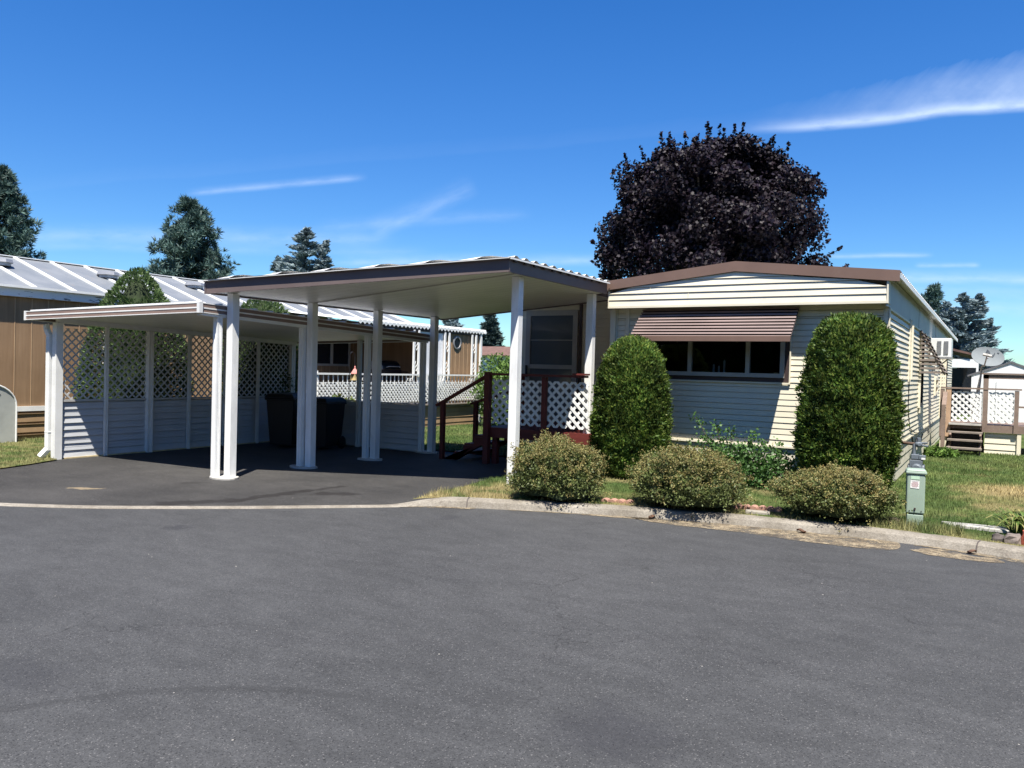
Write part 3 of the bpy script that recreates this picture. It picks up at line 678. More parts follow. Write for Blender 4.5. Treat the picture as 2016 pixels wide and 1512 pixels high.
# side entry room with its storm door, behind the porch
EY = 13.3
mb = MB()
mb.lap((0,EY,0), (1,0,0), (0,-1,0), .5, 2.95, P, .008, lambda z: (-6.68, HX0-.03)); mb.lap((0,EY,0), (1,0,0), (0,-1,0), .5, 2.95, P, .008, lambda z: (-8.02, -7.80)); mb.lap((0,EY,0), (1,0,0), (0,-1,0), 2.74, 2.95, P, .008, lambda z: (-7.8, -6.68))
mb.box(-8.05, -8.02, EY-.01, 17, 0, 2.95); mb.box(-8.1, HX0-.03, 12.14, 17, 2.95, 2.98); mb.box(-8.02, HX0-.03, 16.97, 17, 0, 2.95); mb.box(-8.02, HX0-.03, EY-.0, EY+.015, 0, .5)
mb.build('entry_room_wall', cream, home)
mb = MB()
for x0, x1, z0, z1 in ((-7.80,-7.70,.58,2.74),(-6.78,-6.68,.58,2.74),(-7.70,-6.78,2.64,2.74),(-7.70,-6.78,1.62,1.70),(-7.70,-6.78,.58,.72)): mb.box(x0, x1, EY-.05, EY-.01, z0, z1)
door = mb.build('door', win_frame, home)
mb = MB(); mb.face([(-7.7,EY-.03,1.70),(-6.78,EY-.03,1.70),(-6.78,EY-.03,2.64),(-7.7,EY-.03,2.64)]); mb.face([(-7.7,EY-.03,.72),(-6.78,EY-.03,.72),(-6.78,EY-.03,1.62),(-7.7,EY-.03,1.62)]); mb.build('pane', curtain_glass, door)
mb = MB(); mb.box(-7.7, -6.78, EY-.04, EY-.032, 2.16, 2.18); mb.build('glazing_bar', win_frame, door)
mb = MB(); mb.box(-7.775, -7.745, EY-.09, EY-.05, 1.45, 1.68); mb.tube([(-7.76,EY-.09,1.6),(-7.72,EY-.11,1.56),(-7.72,EY-.11,1.48)], .012, 6); mb.build('handle', black_enamel, door)
mb = MB(); mb.box(-6.66, -6.60, EY-.03, EY-.004, .6, 2.9); mb.build('corner_trim', dark_trim, home)  # dark strip painted in for the shadow of the door casing
mb = MB(); mb.box(HX0-.05, HX0+.04, HY0-.06, HY0-.024, ZS, 2.59); mb.build('corner_post', cream, home)
# candles on the sill inside the window
for k, x in enumerate((-3.62, -3.54, -3.46)):
    mb = MB(); h = (.13, .11, .19)[k]; mb.lathe((x, HY0+.16, 1.62), [(.016,0),(.016,h-.01),(.012,h)], 10); mb.lathe((x, HY0+.16, 1.59), [(.028,0),(.028,.012),(.014,.03)], 10); mb.tube([(x,HY0+.16,1.62+h),(x+.002,HY0+.16,1.64+h)], .003, 5)
    tag(mb.build('candle', candle_wax, base=(x,HY0+.16,1.59)), ('white candle at the left end of the trio inside the picture window', 'shortest white candle in the middle of the trio inside the picture window', 'tallest white candle at the right end of the trio inside the picture window')[k], 'candle', 'candles on the window sill')
mb = MB(); mb.box(-4.5, -2.6, HY0+.05, HY0+.26, 1.56, 1.59); mb.build('window_sill', interior, home)

# air conditioner hanging out of the side wall
ac = thing('air_conditioner', (-1.0, 19.8, 2.08), 'white boxy window air conditioner sticking out of the cream side wall', 'air conditioner')
mb = MB(); mb.box(HX1+.03, -.79, 19.45, 20.1, 2.10, 2.51); mb.build('housing', alum_white, ac, bevel=.012)
mb = MB()
for x0, x1 in ((-1.06,-.98), (-.93,-.845)):
    for k in range(12): mb.box(x0, x1, 19.432, 19.444, 2.17+k*.0225, 2.182+k*.0225)
    mb.box(x0, x1, 19.44, 19.449, 2.16, 2.45)
mb.build('louver', grey_metal, ac)
mb = MB(); mb.box(HX1+.02, -.78, 19.42, 20.12, 2.065, 2.098); mb.beam((HX1+.03,19.6,1.75),(-.85,19.6,2.06), .03, .03); mb.build('bracket', grey_metal, ac)

# ================================================================== THE TALL CARPORT (brown fascia, flat white ceiling)
LX, RX = -8.98, -5.19; FY0, FY1 = 6.80, 8.35; BY = 12.1
zt = lambda x: 2.49+.084*(x-LX)          # underside
yfront = lambda x: FY0+(FY1-FY0)*(x-LX)/(RX-LX)
tall = thing('carport', (-7.1, 9.5, 0), 'taller carport with brown fascia and flat white ceiling beside the cream home', 'carport')
mb = MB(); mb.face([(LX,FY0+.03,zt(LX)+.02),(RX,FY1+.03,zt(RX)+.02),(RX,11.28,zt(RX)+.02),(-5.42,11.28,zt(-5.42)+.02),(-5.42,BY,zt(-5.42)+.02),(LX,BY,zt(LX)+.02)])
mb.build('ceiling', soffit_m, tall)
mb = MB(); mb.prism([(LX,8.60,zt(LX)+.008),(RX-.03,8.60,zt(RX)+.008),(RX-.03,8.64,zt(RX)+.008),(LX,8.64,zt(LX)+.008)], (0,0,.009)); mb.build('ceiling_seam', win_frame, tall)
FH = .165
mb = MB()
d_ = Vector((RX-LX, FY1-FY0, 0)).normalized(); nrm = Vector((d_.y, -d_.x, 0))
def slab(a, b, th=.03):
    a, b = Vector(a), Vector(b); n = (b-a).cross(Vector((0,0,1))).normalized()
    mb.hexa([a, b, b-n*th, a-n*th, a+Vector((0,0,FH)), b+Vector((0,0,FH)), b-n*th+Vector((0,0,FH)), a-n*th+Vector((0,0,FH))])
slab((LX,FY0,zt(LX)), (RX,FY1,zt(RX)))
slab((RX+.001,FY1+.002,zt(RX)), (RX+.001,11.28,zt(RX)))
slab((LX-.001,BY,zt(LX)), (LX-.001,FY0+.002,zt(LX)))
slab((-5.45,BY+.03,zt(-5.45)), (LX,BY+.03,zt(LX)))
mb.build('fascia', fascia_grey, tall)
# corrugated roof sheet, its ribs running up the slope and cut on the skew at the front
mb = MB(); sh = lambda x: zt(x)+FH+.012
ys = []; y = FY0-.02
while y < BY+.05: ys += [(y,0.),(y+.11,0.),(y+.145,.027),(y+.19,.027)]; y += .25
def xlim(y): # right-hand end of the sheet at this y
    x1 = RX+.05 if y < 11.28 else -5.44
    if y < FY1-.06: x1 = min(x1, LX+(y-(FY0-.06))*(RX-LX)/(FY1-FY0))
    return x1
fine = []
for (a0, h0), (a1, h1) in zip(ys, ys[1:]):
    for k in range(2): fine.append((a0+(a1-a0)*k/2, h0+(h1-h0)*k/2))
for (a0, h0), (a1, h1) in zip(fine, fine[1:]):
    xa, xb = xlim(a0), xlim(a1); x0 = LX-.04
    if xb <= x0: continue
    xa = max(xa, x0)
    mb.face([(x0,a0,sh(x0)+h0),(xa,a0,sh(xa)+h0),(xb,a1,sh(xb)+h1),(x0,a1,sh(x0)+h1)])
mb.build('roof_sheet', roof_sheet, tall)
mb = MB()
f0 = Vector((LX-.03,FY0-.005,zt(LX)+FH+.002)); f1 = Vector((RX+.02,FY1-.005,zt(RX)+FH+.002)); mb.beam(f0+nrm*.03, f1+nrm*.03, .05, .007)
mb.box(RX+.035, RX+.05, FY1-.02, 11.28, sh(RX)-.022, sh(RX)-.002)
mb.build('drip_edge', alum_white, tall)
y = FY1+.1
while y < 11.2:
    mb = MB(); mb.box(RX+.003, RX+.03, y, y+.085, zt(RX)+FH-.03, zt(RX)+FH+.01); y += .25; mb.build('rib_closure', dark_trim, tall)
for x, y, z0 in ((-8.83,7.15,0),(-8.835,8.63,0),(-8.83,10.09,0),(-8.81,11.63,0),(-5.375,8.88,.06),(-5.42,11.2,.05)):
    w = .058; tx = random.uniform(-.012,.012)
    mb = MB(); z1 = zt(x)+.016
    mb.hexa([(x-w,y-w,z0),(x+w,y-w,z0),(x+w,y+w,z0),(x-w,y+w,z0),(x-w+tx,y-w,z1),(x+w+tx,y-w,z1),(x+w+tx,y+w,z1),(x-w+tx,y+w,z1)])
    mb.build('post', post_white, tall, bevel=.006)
for x, y in ((-8.88,7.09),(-8.94,8.6),(-8.9,10.06),(-8.9,11.6)):
    mb = MB(); P = []
    for k in range(14):
        a = 2*math.pi*k/14; P.append((x+.24*math.cos(a)*random.uniform(.88,1.08), y+.17*math.sin(a)*random.uniform(.88,1.08), -.05))
    mb.prism(P, (0,0,.085)); mb.build('footing', concrete_pale, tall, bevel=.008)

# ================================================================== THE LOW CARPORT (striped fascia, lattice side)
CX0, CX1, CY0, CY1 = -12.74, -8.905, 6.68, 11.66
cz = lambda x, y: 2.365-.034*(y-CY0)-.020*(CX1-x)     # top of the roof
low = thing('carport', (-10.7, 9.1, 0), 'lower carport with brown and white striped fascia and a lattice side wall', 'carport')
def plate(mb, dz0, dz1, x0, x1, y0, y1):
    i0 = len(mb.v); plate0(mb, dz0, dz1, x0, x1, y0, y1)
    mb.v[i0:] = [(x, y-.235*(CX1-x)/(CX1-CX0)*(1-(y-CY0)/(CY1-CY0)), z) for x, y, z in mb.v[i0:]]
def plate0(mb, dz0, dz1, x0, x1, y0, y1):
    mb.hexa([(x0,y0,cz(x0,y0)+dz0),(x1,y0,cz(x1,y0)+dz0),(x1,y1,cz(x1,y1)+dz0),(x0,y1,cz(x0,y1)+dz0),(x0,y0,cz(x0,y0)+dz1),(x1,y0,cz(x1,y0)+dz1),(x1,y1,cz(x1,y1)+dz1),(x0,y1,cz(x0,y1)+dz1)])
mb = MB(); plate(mb, -.085, -.012, CX0+.03, CX1-.03, CY0+.03, CY1-.03); mb.build('ceiling', soffit_m, low)
mb = MB()
def bands(lst, out):
    for dz0, dz1 in lst:
        plate(mb, dz0, dz1, CX0-out, CX1+out, CY0-out, CY0+.02); plate(mb, dz0, dz1, CX1-.02, CX1+out, CY0+.021, CY1); plate(mb, dz0, dz1, CX0-out, CX0+.02, CY0+.021, CY1); plate(mb, dz0, dz1, CX0+.021, CX1-.021, CY1-.02, CY1+out)
bands([(-.056,-.008),(-.120,-.074)], .0); mb.build('fascia', fascia_tan, low)
mb = MB(); bands([(-.008,.003),(-.074,-.056),(-.130,-.120)], .005); mb.build('fascia_stripe', alum_white, low)
mb = MB(); mb.box(CX1-.035, CX1+.02, CY0-.02, CY0+.035, cz(CX1,CY0)-.135, cz(CX1,CY0)+.008); mb.build('corner_cap', alum_white, low)
mb = MB(); mb.box(CX0-.02, CX0+.02, CY0-.25, CY0-.20, cz(CX0,CY0)-.135, cz(CX0,CY0)+.008); mb.build('corner_cap', alum_white, low)
mb = MB()
y = CY0+.05
while y < CY1-.2:
    plate(mb, -.012, .028, CX0+.03, CX1-.03, y, y+.035); y += .3
plate(mb, -.0118, -.006, CX0+.02, CX1-.02, CY0+.02, CY1-.02)
mb.build('roof_pan', roof_sheet, low)
for xa in (-9.02, -12.42):
    mb = MB(); ya, yb = CY0+.05, CY1-.05; zl, zh = lambda y: cz(xa,y)-.16, lambda y: cz(xa,y)-.087
    mb.hexa([(xa,ya,zl(ya)),(xa+.1,ya,zl(ya)),(xa+.1,yb,zl(yb)),(xa,yb,zl(yb)),(xa,ya,zh(ya)),(xa+.1,ya,zh(ya)),(xa+.1,yb,zh(yb)),(xa,yb,zh(yb))]); mb.build('beam', alum_white, low)
def fluted(x, y, z0, z1, w, d=None):
    mb = MB(); d = d or w; g = .008; a = w/2; b_ = d/2
    prof = []
    for sx, sy, ux, uy, L in ((-a,-b_,1,0,w),(a,-b_,0,1,d),(a,b_,-1,0,w),(-a,b_,0,-1,d)):
        nx, ny = uy, -ux
        for f, dd in ((0,0),(.28,0),(.33,1),(.45,1),(.5,0),(.55,1),(.67,1),(.72,0)): prof.append((x+sx+ux*L*f-nx*g*dd, y+sy+uy*L*f-ny*g*dd, z0))
    mb.prism(prof, (0,0,z1-z0)); return mb
for y in (7.02, 8.56, 10.02, 11.53): fluted(-8.97, y, 0, cz(-8.97,y)-.158, .085).build('post', alum_white, low)
WXL = -12.37; lz = lambda y: cz(WXL, y)-.165
for y, w in ((7.5,.05),(8.27,.095),(9.05,.05),(9.82,.05),(10.6,.05)): fluted(WXL+.05, y, 0, lz(y), w, w).build('post', alum_white, low)
for x, w in ((-10.5,.07),): fluted(x, 11.50, 0, cz(x,11.5)-.09, w).build('post', alum_white, low)
fluted(WXL+.04, 11.48, 0, lz(11.5), .10).build('post', alum_white, low)
mb = MB(); mb.box(WXL-.08, WXL+.0, 6.70, 6.76, 0, lz(6.7)); mb.box(WXL+.02, WXL+.05, 6.69, 6.80, 0, lz(6.7)); mb.box(WXL-.08, WXL+.02, 6.762, 6.80, 0, lz(6.7)); mb.build('end_frame', alum_white, low)
mb = MB()
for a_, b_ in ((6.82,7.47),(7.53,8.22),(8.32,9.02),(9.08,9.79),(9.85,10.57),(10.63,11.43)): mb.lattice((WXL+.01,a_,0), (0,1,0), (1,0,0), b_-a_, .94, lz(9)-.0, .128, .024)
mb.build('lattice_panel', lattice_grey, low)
mb = MB()
mb.lap((WXL+.0,0,0), (0,1,0), (1,0,0), .03, .90, .108, .022, lambda z: (6.80, 11.5)); mb.lap((0,11.56,0), (1,0,0), (0,-1,0), .03, .88, .108, .022, lambda z: (WXL, -9.0))
for k in range(8): mb.box(WXL+.004, WXL+.011, 6.80, 11.48, .03+.108*k+.05, .03+.108*k+.056)
mb.face([(WXL-.004,6.8,0),(WXL-.004,11.56,0),(WXL-.004,11.56,.9),(WXL-.004,6.8,.9)]); mb.face([(WXL,11.565,0),(-9,11.565,0),(-9,11.565,.88),(WXL,11.565,.88)])
mb.build('low_wall', wall_grey, low)
mb = MB(); mb.box(WXL-.02, WXL+.035, 6.80, 11.5, .905, .938); mb.box(WXL+.04, -9.0, 11.54, 11.59, .885, .905); mb.build('wall_cap', grey_band, low)
mb = MB(); mb.box(WXL-.02, WXL+.05, 6.85, 11.45, 0.0, .03); mb.build('sill_plate', straw, low)
# downspout at the front corner
mb = MB(); dx, dy = -12.53, 6.70
mb.beam((dx-.10,dy,2.10),(dx-.08,dy,2.02), .08, .06, (0,1,0)); mb.beam((dx-.085,dy,2.03),(dx+.0,dy,1.93), .08, .06, (0,1,0)); mb.box(dx-.045, dx+.045, dy-.032, dy+.032, .14, 1.95)
mb.beam((dx,dy,.17),(dx-.04,dy-.10,.04), .09, .065, (0,1,0)); mb.box(dx-.05, dx+.05, dy-.036, dy+.036, .42, .435)
for k in (-.03,0,.03): mb.box(dx+k-.006, dx+k+.006, dy-.038, dy-.03, .2, 1.9)
mb.build('downspout', alum_white, low, bevel=.006)

# trash carts in the shade against the back wall
def cart(x, y, rz, w, d_, h, label):
    o = thing('trash_cart', (x, y, .012), label, 'trash bin', 'trash carts in the carport')
    M = Matrix.Translation((x, y, .012)) @ Matrix.Rotation(rz, 4, 'Z')
    T = lambda P: [tuple(M @ Vector(p)) for p in P]
    mb = MB(); b_, tp = .80, 1.0; a, c_ = w/2, d_/2
    mb.hexa(T([(-a*b_,-c_*b_,.06),(a*b_,-c_*b_,.06),(a*b_,c_*b_,.06),(-a*b_,c_*b_,.06),(-a,-c_,h-.09),(a,-c_,h-.09),(a,c_,h-.09),(-a,c_,h-.09)]))
    mb.hexa(T([(-a-.02,-c_-.02,h-.13),(a+.02,-c_-.02,h-.13),(a+.02,c_+.02,h-.13),(-a-.02,c_+.02,h-.13),(-a-.02,-c_-.02,h-.09),(a+.02,-c_-.02,h-.09),(a+.02,c_+.02,h-.09),(-a-.02,c_+.02,h-.09)]))
    mb.build('bin_body', black_plastic, o, bevel=.015)
    mb = MB(); mb.hexa(T([(-a-.025,-c_-.05,h-.086),(a+.025,-c_-.05,h-.086),(a+.025,c_+.03,h-.086),(-a-.025,c_+.03,h-.086),(-a+.03,-c_,h-.01),(a-.03,-c_,h-.01),(a-.03,c_-.03,h),(-a+.03,c_-.03,h)])); mb.build('lid', black_plastic, o, bevel=.015)
    for s in (-1, 1):
        mb = MB(); mb.lathe(M @ Vector((s*(a*b_+.01)-.02, c_*.82, .12)), [(.10,0),(.12,.01),(.12,.04),(.10,.05)], 14, M.to_3x3() @ Vector((1,0,0))); mb.build('wheel', black_plastic, o)
    mb = MB(); mb.tube(T([(-a+.05,c_+.02,h-.12),(-a+.05,c_+.09,h-.08),(a-.05,c_+.09,h-.08),(a-.05,c_+.02,h-.12)]), .014, 6); mb.build('handle', black_plastic, o)
cart(-11.38, 10.52, R(20), .56, .66, 1.02, 'tall black wheeled trash cart beside the lattice side of the carport')
cart(-10.62, 10.72, R(10), .50, .62, .97, 'shorter black wheeled trash cart right of the tall one in the carport')

# ================================================================== RED PORCH
pz, py, px0, px1, pyb = .62, 11.05, -7.25, -5.32, 13.24
porch = thing('porch', (-6.3, 12.1, 0), 'dark red wooden porch with white lattice and steps at the side door', 'porch')
mb = MB()
for k in range(15):
    y = py+.02+k*.147; mb.box(px0, px1, y, y+.138, pz-.03, pz)
mb.build('deck_board', red_wood, porch)
mb = MB(); mb.box(px0-.02, px1+.005, py-.025, py+.015, pz-.17, pz-.002); mb.box(px0-.03, px0-.001, py+.02, pyb, pz-.17, pz-.002); mb.box(px1+.0, px1+.03, py+.02, pyb, pz-.17, pz-.002); mb.build('rim_board', red_wood, porch)
for x, y, w, top in ((px0+.08,py-.07,.10,pz+.92),(-6.10,py-.055,.075,pz+.86),(px0-.87,py-.02,.075,.99),(px0-.87,12.05,.075,.99),(px0+.06,12.1,.09,pz+.9)):
    mb = MB(); mb.box(x-w/2, x+w/2, y-w/2, y+w/2, 0 if x < px0+.1 else pz-.17, top); mb.build('post', red_wood, porch, bevel=.004)
for x, y in ((px0+.18,py+.06),(-6.14,py+.06),(-5.45,py+.06),(px0+.2,13.1),(-5.45,13.1)):
    mb = MB(); mb.box(x-.045, x+.045, y-.045, y+.045, .0, pz-.03); mb.build('support', red_wood, porch)
mb = MB(); mb.box(px0+.02, px1-.05, py-.10, py+.03, pz+.868, pz+.905); mb.box(px1-.26, px1-.02, py-.12, py+.02, pz+.908, pz+.935); mb.build('top_rail', red_wood, porch)
for x0, x1 in ((px0+.135,-6.145),(-6.06,px1-.02)):
    mb = MB(); mb.lattice((x0,py-.0,0), (1,0,0), (0,-1,0), x1-x0, pz+.06, pz+.80, .150, .042, .008); mb.build('lattice_panel', white, porch)
for k in range(4):
    x = px0-.02-.21*(k+1); z = pz-.155*(k+1)
    mb = MB(); mb.box(x, x+.25, py+.03, 12.02, z-.035, z); mb.build('step', red_wood, porch)
for y in (py, 12.03):
    mb = MB(); 
    P = [(px0-.02,y,pz-.03)]
    for k in range(4):
        x = px0-.02-.21*k; z = pz-.155*(k+1)-.036; P += [(x,y,z),(x-.21,y,z)]
    P += [(px0-.9,y,0),(px0-.72,y,0),(px0-.02,y,pz-.30)]
    mb.prism(P, (0,.035,0)); mb.build('stringer', red_wood, porch)
for y, xa, za, xb, zb_ in ((py-.02,px0+.06,pz+.87,px0-1.0,.93),(12.05,px0+.06,pz+.64,px0-.98,.93)):
    mb = MB(); mb.beam((xa,y,za),(xb,y,zb_), .09, .04); mb.build('handrail', red_wood, porch)

# ================================================================== TAN NEIGHBOUR HOME
NX, NY0, NY1 = -15.68, 2.5, 19.45; NE, NRZ, NRX = 2.87, 3.70, -17.9; PX = -13.0
neigh = thing('mobile_home', (-17.5, 10, 0), 'long tan mobile home with ribbed grey metal roof left of the carports', 'mobile home')
mb = MB(); mb.box(NX-.1, NX, NY0, NY1, .64, NE-.02); mb.box(-20, NX-.1, NY0, NY0+.1, .0, NE); mb.box(-20, NX-.1, NY1-.1, NY1, 0, NE); mb.build('wall', tan_siding, neigh)
mb = MB(); y = NY0+.05
while y < NY1:
    mb.box(NX, NX+.006, y, y+.014, .66, NE-.18); y += .305
mb.build('siding_batten', tan_batten, neigh)
mb = MB(); mb.box(NX, NX+.03, NY0, NY1, .555, .648); mb.box(NX, NX+.018, 9.46, 9.54, .65, NE-.02); mb.box(NX, NX+.018, 14.0, 14.08, .65, 2.2); mb.build('trim_board', white, neigh)
mb = MB(); mb.lap((NX,0,0), (0,1,0), (1,0,0), -.05, .555, .2, .02, lambda z: (NY0, NY1))
for k in range(3): mb.box(NX+.004, NX+.03, NY0, NY1, .10+.2*k, .112+.2*k)
mb.build('skirting', tan_skirt, neigh)
mb = MB()
mb.face([(NX+.16,NY0,NE+.02),(NX+.16,NY1+.12,NE+.02),(NRX,NY1+.12,NRZ),(NRX,NY0,NRZ)]); mb.face([(-20.2,NY0,NE+.02),(-20.2,NY1+.12,NE+.02),(NRX,NY1+.12,NRZ),(NRX,NY0,NRZ)])
rf = mb.build('roof', grey_roof, neigh)
mb = MB(); y = NY0+.2
while y < NY1:
    mb.beam((NX+.16,y,NE+.035),(NRX,y,NRZ+.015), .07, .03); y += .76
mb.beam((NRX,NY0,NRZ+.01),(NRX,NY1+.1,NRZ+.01), .16, .02); mb.box(NX+.1, NX+.17, NY0, 14.7, NE+.0, NE+.045)
mb.build('roof_rib', alum_white, rf)
for y in (8.1, 10.35, 12.6):
    mb = MB(); mb.lathe((-17.0,y,NE+.02+(NX+.16+17.0)/(NX+.16-NRX)*(NRZ-NE-.02)+.0), [(.20,0),(.20,.06),(.24,.065),(.22,.13),(.06,.16)], 8); mb.build('roof_vent', grey_metal, rf)
mb = MB(); mb.box(NX+.02, NX+.10, NY0, 14.7, NE-.16, NE+.0); mb.build('eave_board', peeling, neigh)
# porch roof with a scalloped edge
mb = MB(); PZ0, PZ1 = 2.66, NE+.03; y = 14.10; step = .155
while y < NY1+.1:
    h = .035
    for a_, b_, h0, h1 in ((0,.4,0,h),(.4,.6,h,h),(.6,1,h,0)):
        mb.face([(PX+.06,y+a_*step,PZ0+h0),(PX+.06,y+b_*step,PZ0+h1),(NX+.1,y+b_*step,PZ1+h1+.02),(NX+.1,y+a_*step,PZ1+h0+.02)])
    mb.prism([(PX+.062,y+.04*step,PZ0+.03),(PX+.062,y+.96*step,PZ0+.03),(PX+.062,y+.96*step,PZ0-.02),(PX+.062,y+.5*step,PZ0-.075),(PX+.062,y+.04*step,PZ0-.02)], (-.006,0,0))
    y += step
mb.build('porch_roof', alum_white, neigh)
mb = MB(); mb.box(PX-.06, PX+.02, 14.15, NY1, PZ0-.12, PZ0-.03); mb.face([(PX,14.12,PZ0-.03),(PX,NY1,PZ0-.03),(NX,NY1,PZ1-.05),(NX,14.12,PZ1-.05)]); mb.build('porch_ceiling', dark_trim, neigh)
mb = MB(); mb.box(PX-.10, PX-.02, 17.66, NY1, .5, PZ0-.12); mb.box(NX, PX-.1, NY1-.06, NY1-.01, 0, PZ0); mb.box(NX, PX-.1, 17.66, 17.72, .5, PZ0); mb.build('room_wall', tan_siding, neigh)
mb = MB(); y = 17.8
while y < NY1-.05: mb.box(PX-.02, PX-.014, y, y+.014, .6, PZ0-.12); y += .2
mb.build('siding_batten', tan_batten, neigh)
mb = MB(); mb.box(PX-.05, PX-.012, 16.52, 17.62, 1.0, PZ0-.13); mb.build('screen_panel', shed_white, neigh)
mb = MB(); mb.box(PX-.03, PX+.04, NY1-.05, NY1+.03, 0, PZ0-.02); mb.prism([(PX+.1,NY1+.10,PZ0-.04),(PX+.1,NY1+.10,PZ0+.07),(NX,NY1+.10,PZ1+.08),(NX,NY1+.10,PZ1-.05)], (0,.03,0)); mb.prism([(NX,NY1+.10,PZ1-.05),(NX,NY1+.10,PZ1+.08),(NRX,NY1+.10,NRZ+.02),(NRX,NY1+.10,NRZ-.1)], (0,.03,0)); mb.build('corner_trim', white, neigh)
for y in (16.36, 17.72, 19.05):       # paired ornamental posts
    mb = MB()
    for o_ in (-.10, .10):
        mb.box(PX+.02, PX+.06, y+o_-.028, y+o_+.028, .75, PZ0-.1)
    for z in (.95, 1.5, 2.05):
        mb.tube([(PX+.04,y-.07,z),(PX+.04,y-.02,z+.10),(PX+.04,y+.05,z+.06),(PX+.04,y+.01,z-.03),(PX+.04,y-.05,z+.02)], .009, 5, False); mb.tube([(PX+.04,y+.07,z+.2),(PX+.04,y+.02,z+.10),(PX+.04,y-.05,z+.15),(PX+.04,y-.01,z+.24)], .009, 5, False)
    mb.build('porch_post', white, neigh)
mb = MB(); wy0, wy1, wz0, wz1 = 15.35, 16.75, 1.55, 2.30
for y0_, y1_, z0_, z1_ in ((wy0,wy1,wz0,wz0+.06),(wy0,wy1,wz1-.06,wz1),(wy0,wy0+.06,wz0+.06,wz1-.06),(wy1-.06,wy1,wz0+.06,wz1-.06),(15.98,16.06,wz0+.06,wz1-.06)): mb.box(NX, NX+.04, y0_, y1_, z0_, z1_)
w = mb.build('window', win_frame, neigh)
mb = MB(); mb.face([(NX+.012,wy0,wz0),(NX+.012,wy1,wz0),(NX+.012,wy1,wz1),(NX+.012,wy0,wz1)]); mb.build('pane', dark_glass, w)
mb = MB(); mb.lathe((PX-.02,18.26,2.30), [(.19,0),(.19,.03),(.15,.035),(.145,.012)], 20, (1,0,0)); w = mb.build('porthole_window', grey_metal, neigh)
mb = MB(); mb.lathe((PX-.015,18.26,2.30), [(.148,0),(.148,.01)], 20, (1,0,0)); mb.build('pane', dark_glass, w)
# the neighbour's raised deck with its white railing
nd = thing('deck', (PX+.3, 16, 0), 'neighbour\'s raised tan deck with white lattice railing seen past the carport posts', 'deck')
DX = PX+.12; DZ = .60
mb = MB()
for k in range(17): mb.box(DX-.06-k*.155, DX-.06-k*.155+.145, 12.7, 19.3, DZ-.03, DZ)
mb.build('deck_board', wood_old, nd)
mb = MB(); mb.lap((DX-.02,0,0), (0,1,0), (1,0,0), -.08, .50, .145, .018, lambda z: (12.7, 19.3)); mb.lap((0,12.72,0), (1,0,0), (0,-1,0), -.08, .50, .145, .018, lambda z: (NX+.05, DX-.02)); mb.build('deck_skirting', tan_skirt, nd)
mb = MB(); mb.box(DX-.03, DX+.03, 12.68, 19.32, .50, .57); mb.build('rim_board', wood_old, nd)
mb = MB(); mb.lattice((DX,12.75,0), (0,1,0), (1,0,0), 6.5, .68, 1.19, .118, .034, .008); mb.lattice((NX+.05,12.72,0), (1,0,0), (0,-1,0), DX-NX-.1, .68, 1.19, .118, .034, .008); mb.build('lattice_panel', white, nd)
mb = MB(); mb.box(DX-.04, DX+.02, 12.72, 19.3, 1.36, 1.40); mb.box(DX-.035, DX-.012, 12.72, 19.3, .66, .685); mb.box(NX+.05, DX, 12.69, 12.75, 1.36, 1.40); mb.build('rail', white, nd)
mb = MB(); y = 12.8
while y < 19.28: mb.box(DX-.03, DX-.012, y-.010, y+.010, .60, 1.36); y += .155
for y in (14.3, 16.0, 17.4, 18.8):
    for s in (-1, 1): mb.tube([(DX+.015,y,1.20),(DX+.015,y+s*.03,1.28),(DX+.015,y+s*.09,1.29),(DX+.015,y+s*.10,1.24),(DX+.015,y+s*.06,1.235)], .008, 5, False)
mb.build('baluster', white, nd)
for y in (12.73, 19.28):
    mb = MB(); mb.box(DX-.06, DX, y-.04, y+.04, 0, 1.45); mb.build('post', white, nd)
mb = MB()
for k in range(3): mb.box(-13.05-.9, -13.05-.05, 19.34+.24*k, 19.34+.24*k+.26, DZ-.16*(k+1)-.03, DZ-.16*(k+1))
mb.build('step', brown_wood, nd)
# barbecue on the deck
bq = thing('barbecue_grill', (-13.9, 16.2, DZ), 'black hooded barbecue grill with pale side panel on the neighbour\'s deck', 'grill')
mb = MB(); P = []
for k in range(9): a = math.pi*k/8; P.append((-13.9-.26*math.cos(a), 15.85, 1.50+.24*math.sin(a)))
mb.prism(P, (0,.72,0)); mb.build('hood', black_enamel, bq, bevel=.01)
mb = MB(); mb.box(-14.16, -13.64, 15.83, 16.6, 1.28, 1.49); mb.box(-14.12, -13.68, 15.9, 16.5, DZ+.1, 1.27); mb.build('firebox', black_enamel, bq)
mb = MB(); P = [(p[0]*1.0, 15.82, p[2]) for p in P]; mb.prism(P, (0,.025,0)); mb.build('hood_end', grey_metal, bq)
mb = MB(); mb.tube([(-13.62,15.95,1.56),(-13.57,16.0,1.58),(-13.57,16.45,1.58),(-13.62,16.5,1.56)], .014, 6); mb.build('handle', grey_metal, bq)
for ya, yb in ((15.45,15.82),(16.61,16.95)):
    mb = MB(); mb.box(-14.1, -13.7, ya, yb, 1.42, 1.45); mb.build('side_shelf', black_enamel, bq)
for x in (-14.1, -13.7):
    for y in (15.92, 16.48):
        mb = MB(); mb.box(x-.02, x+.02, y-.02, y+.02, DZ, DZ+.1); mb.build('leg', black_enamel, bq)
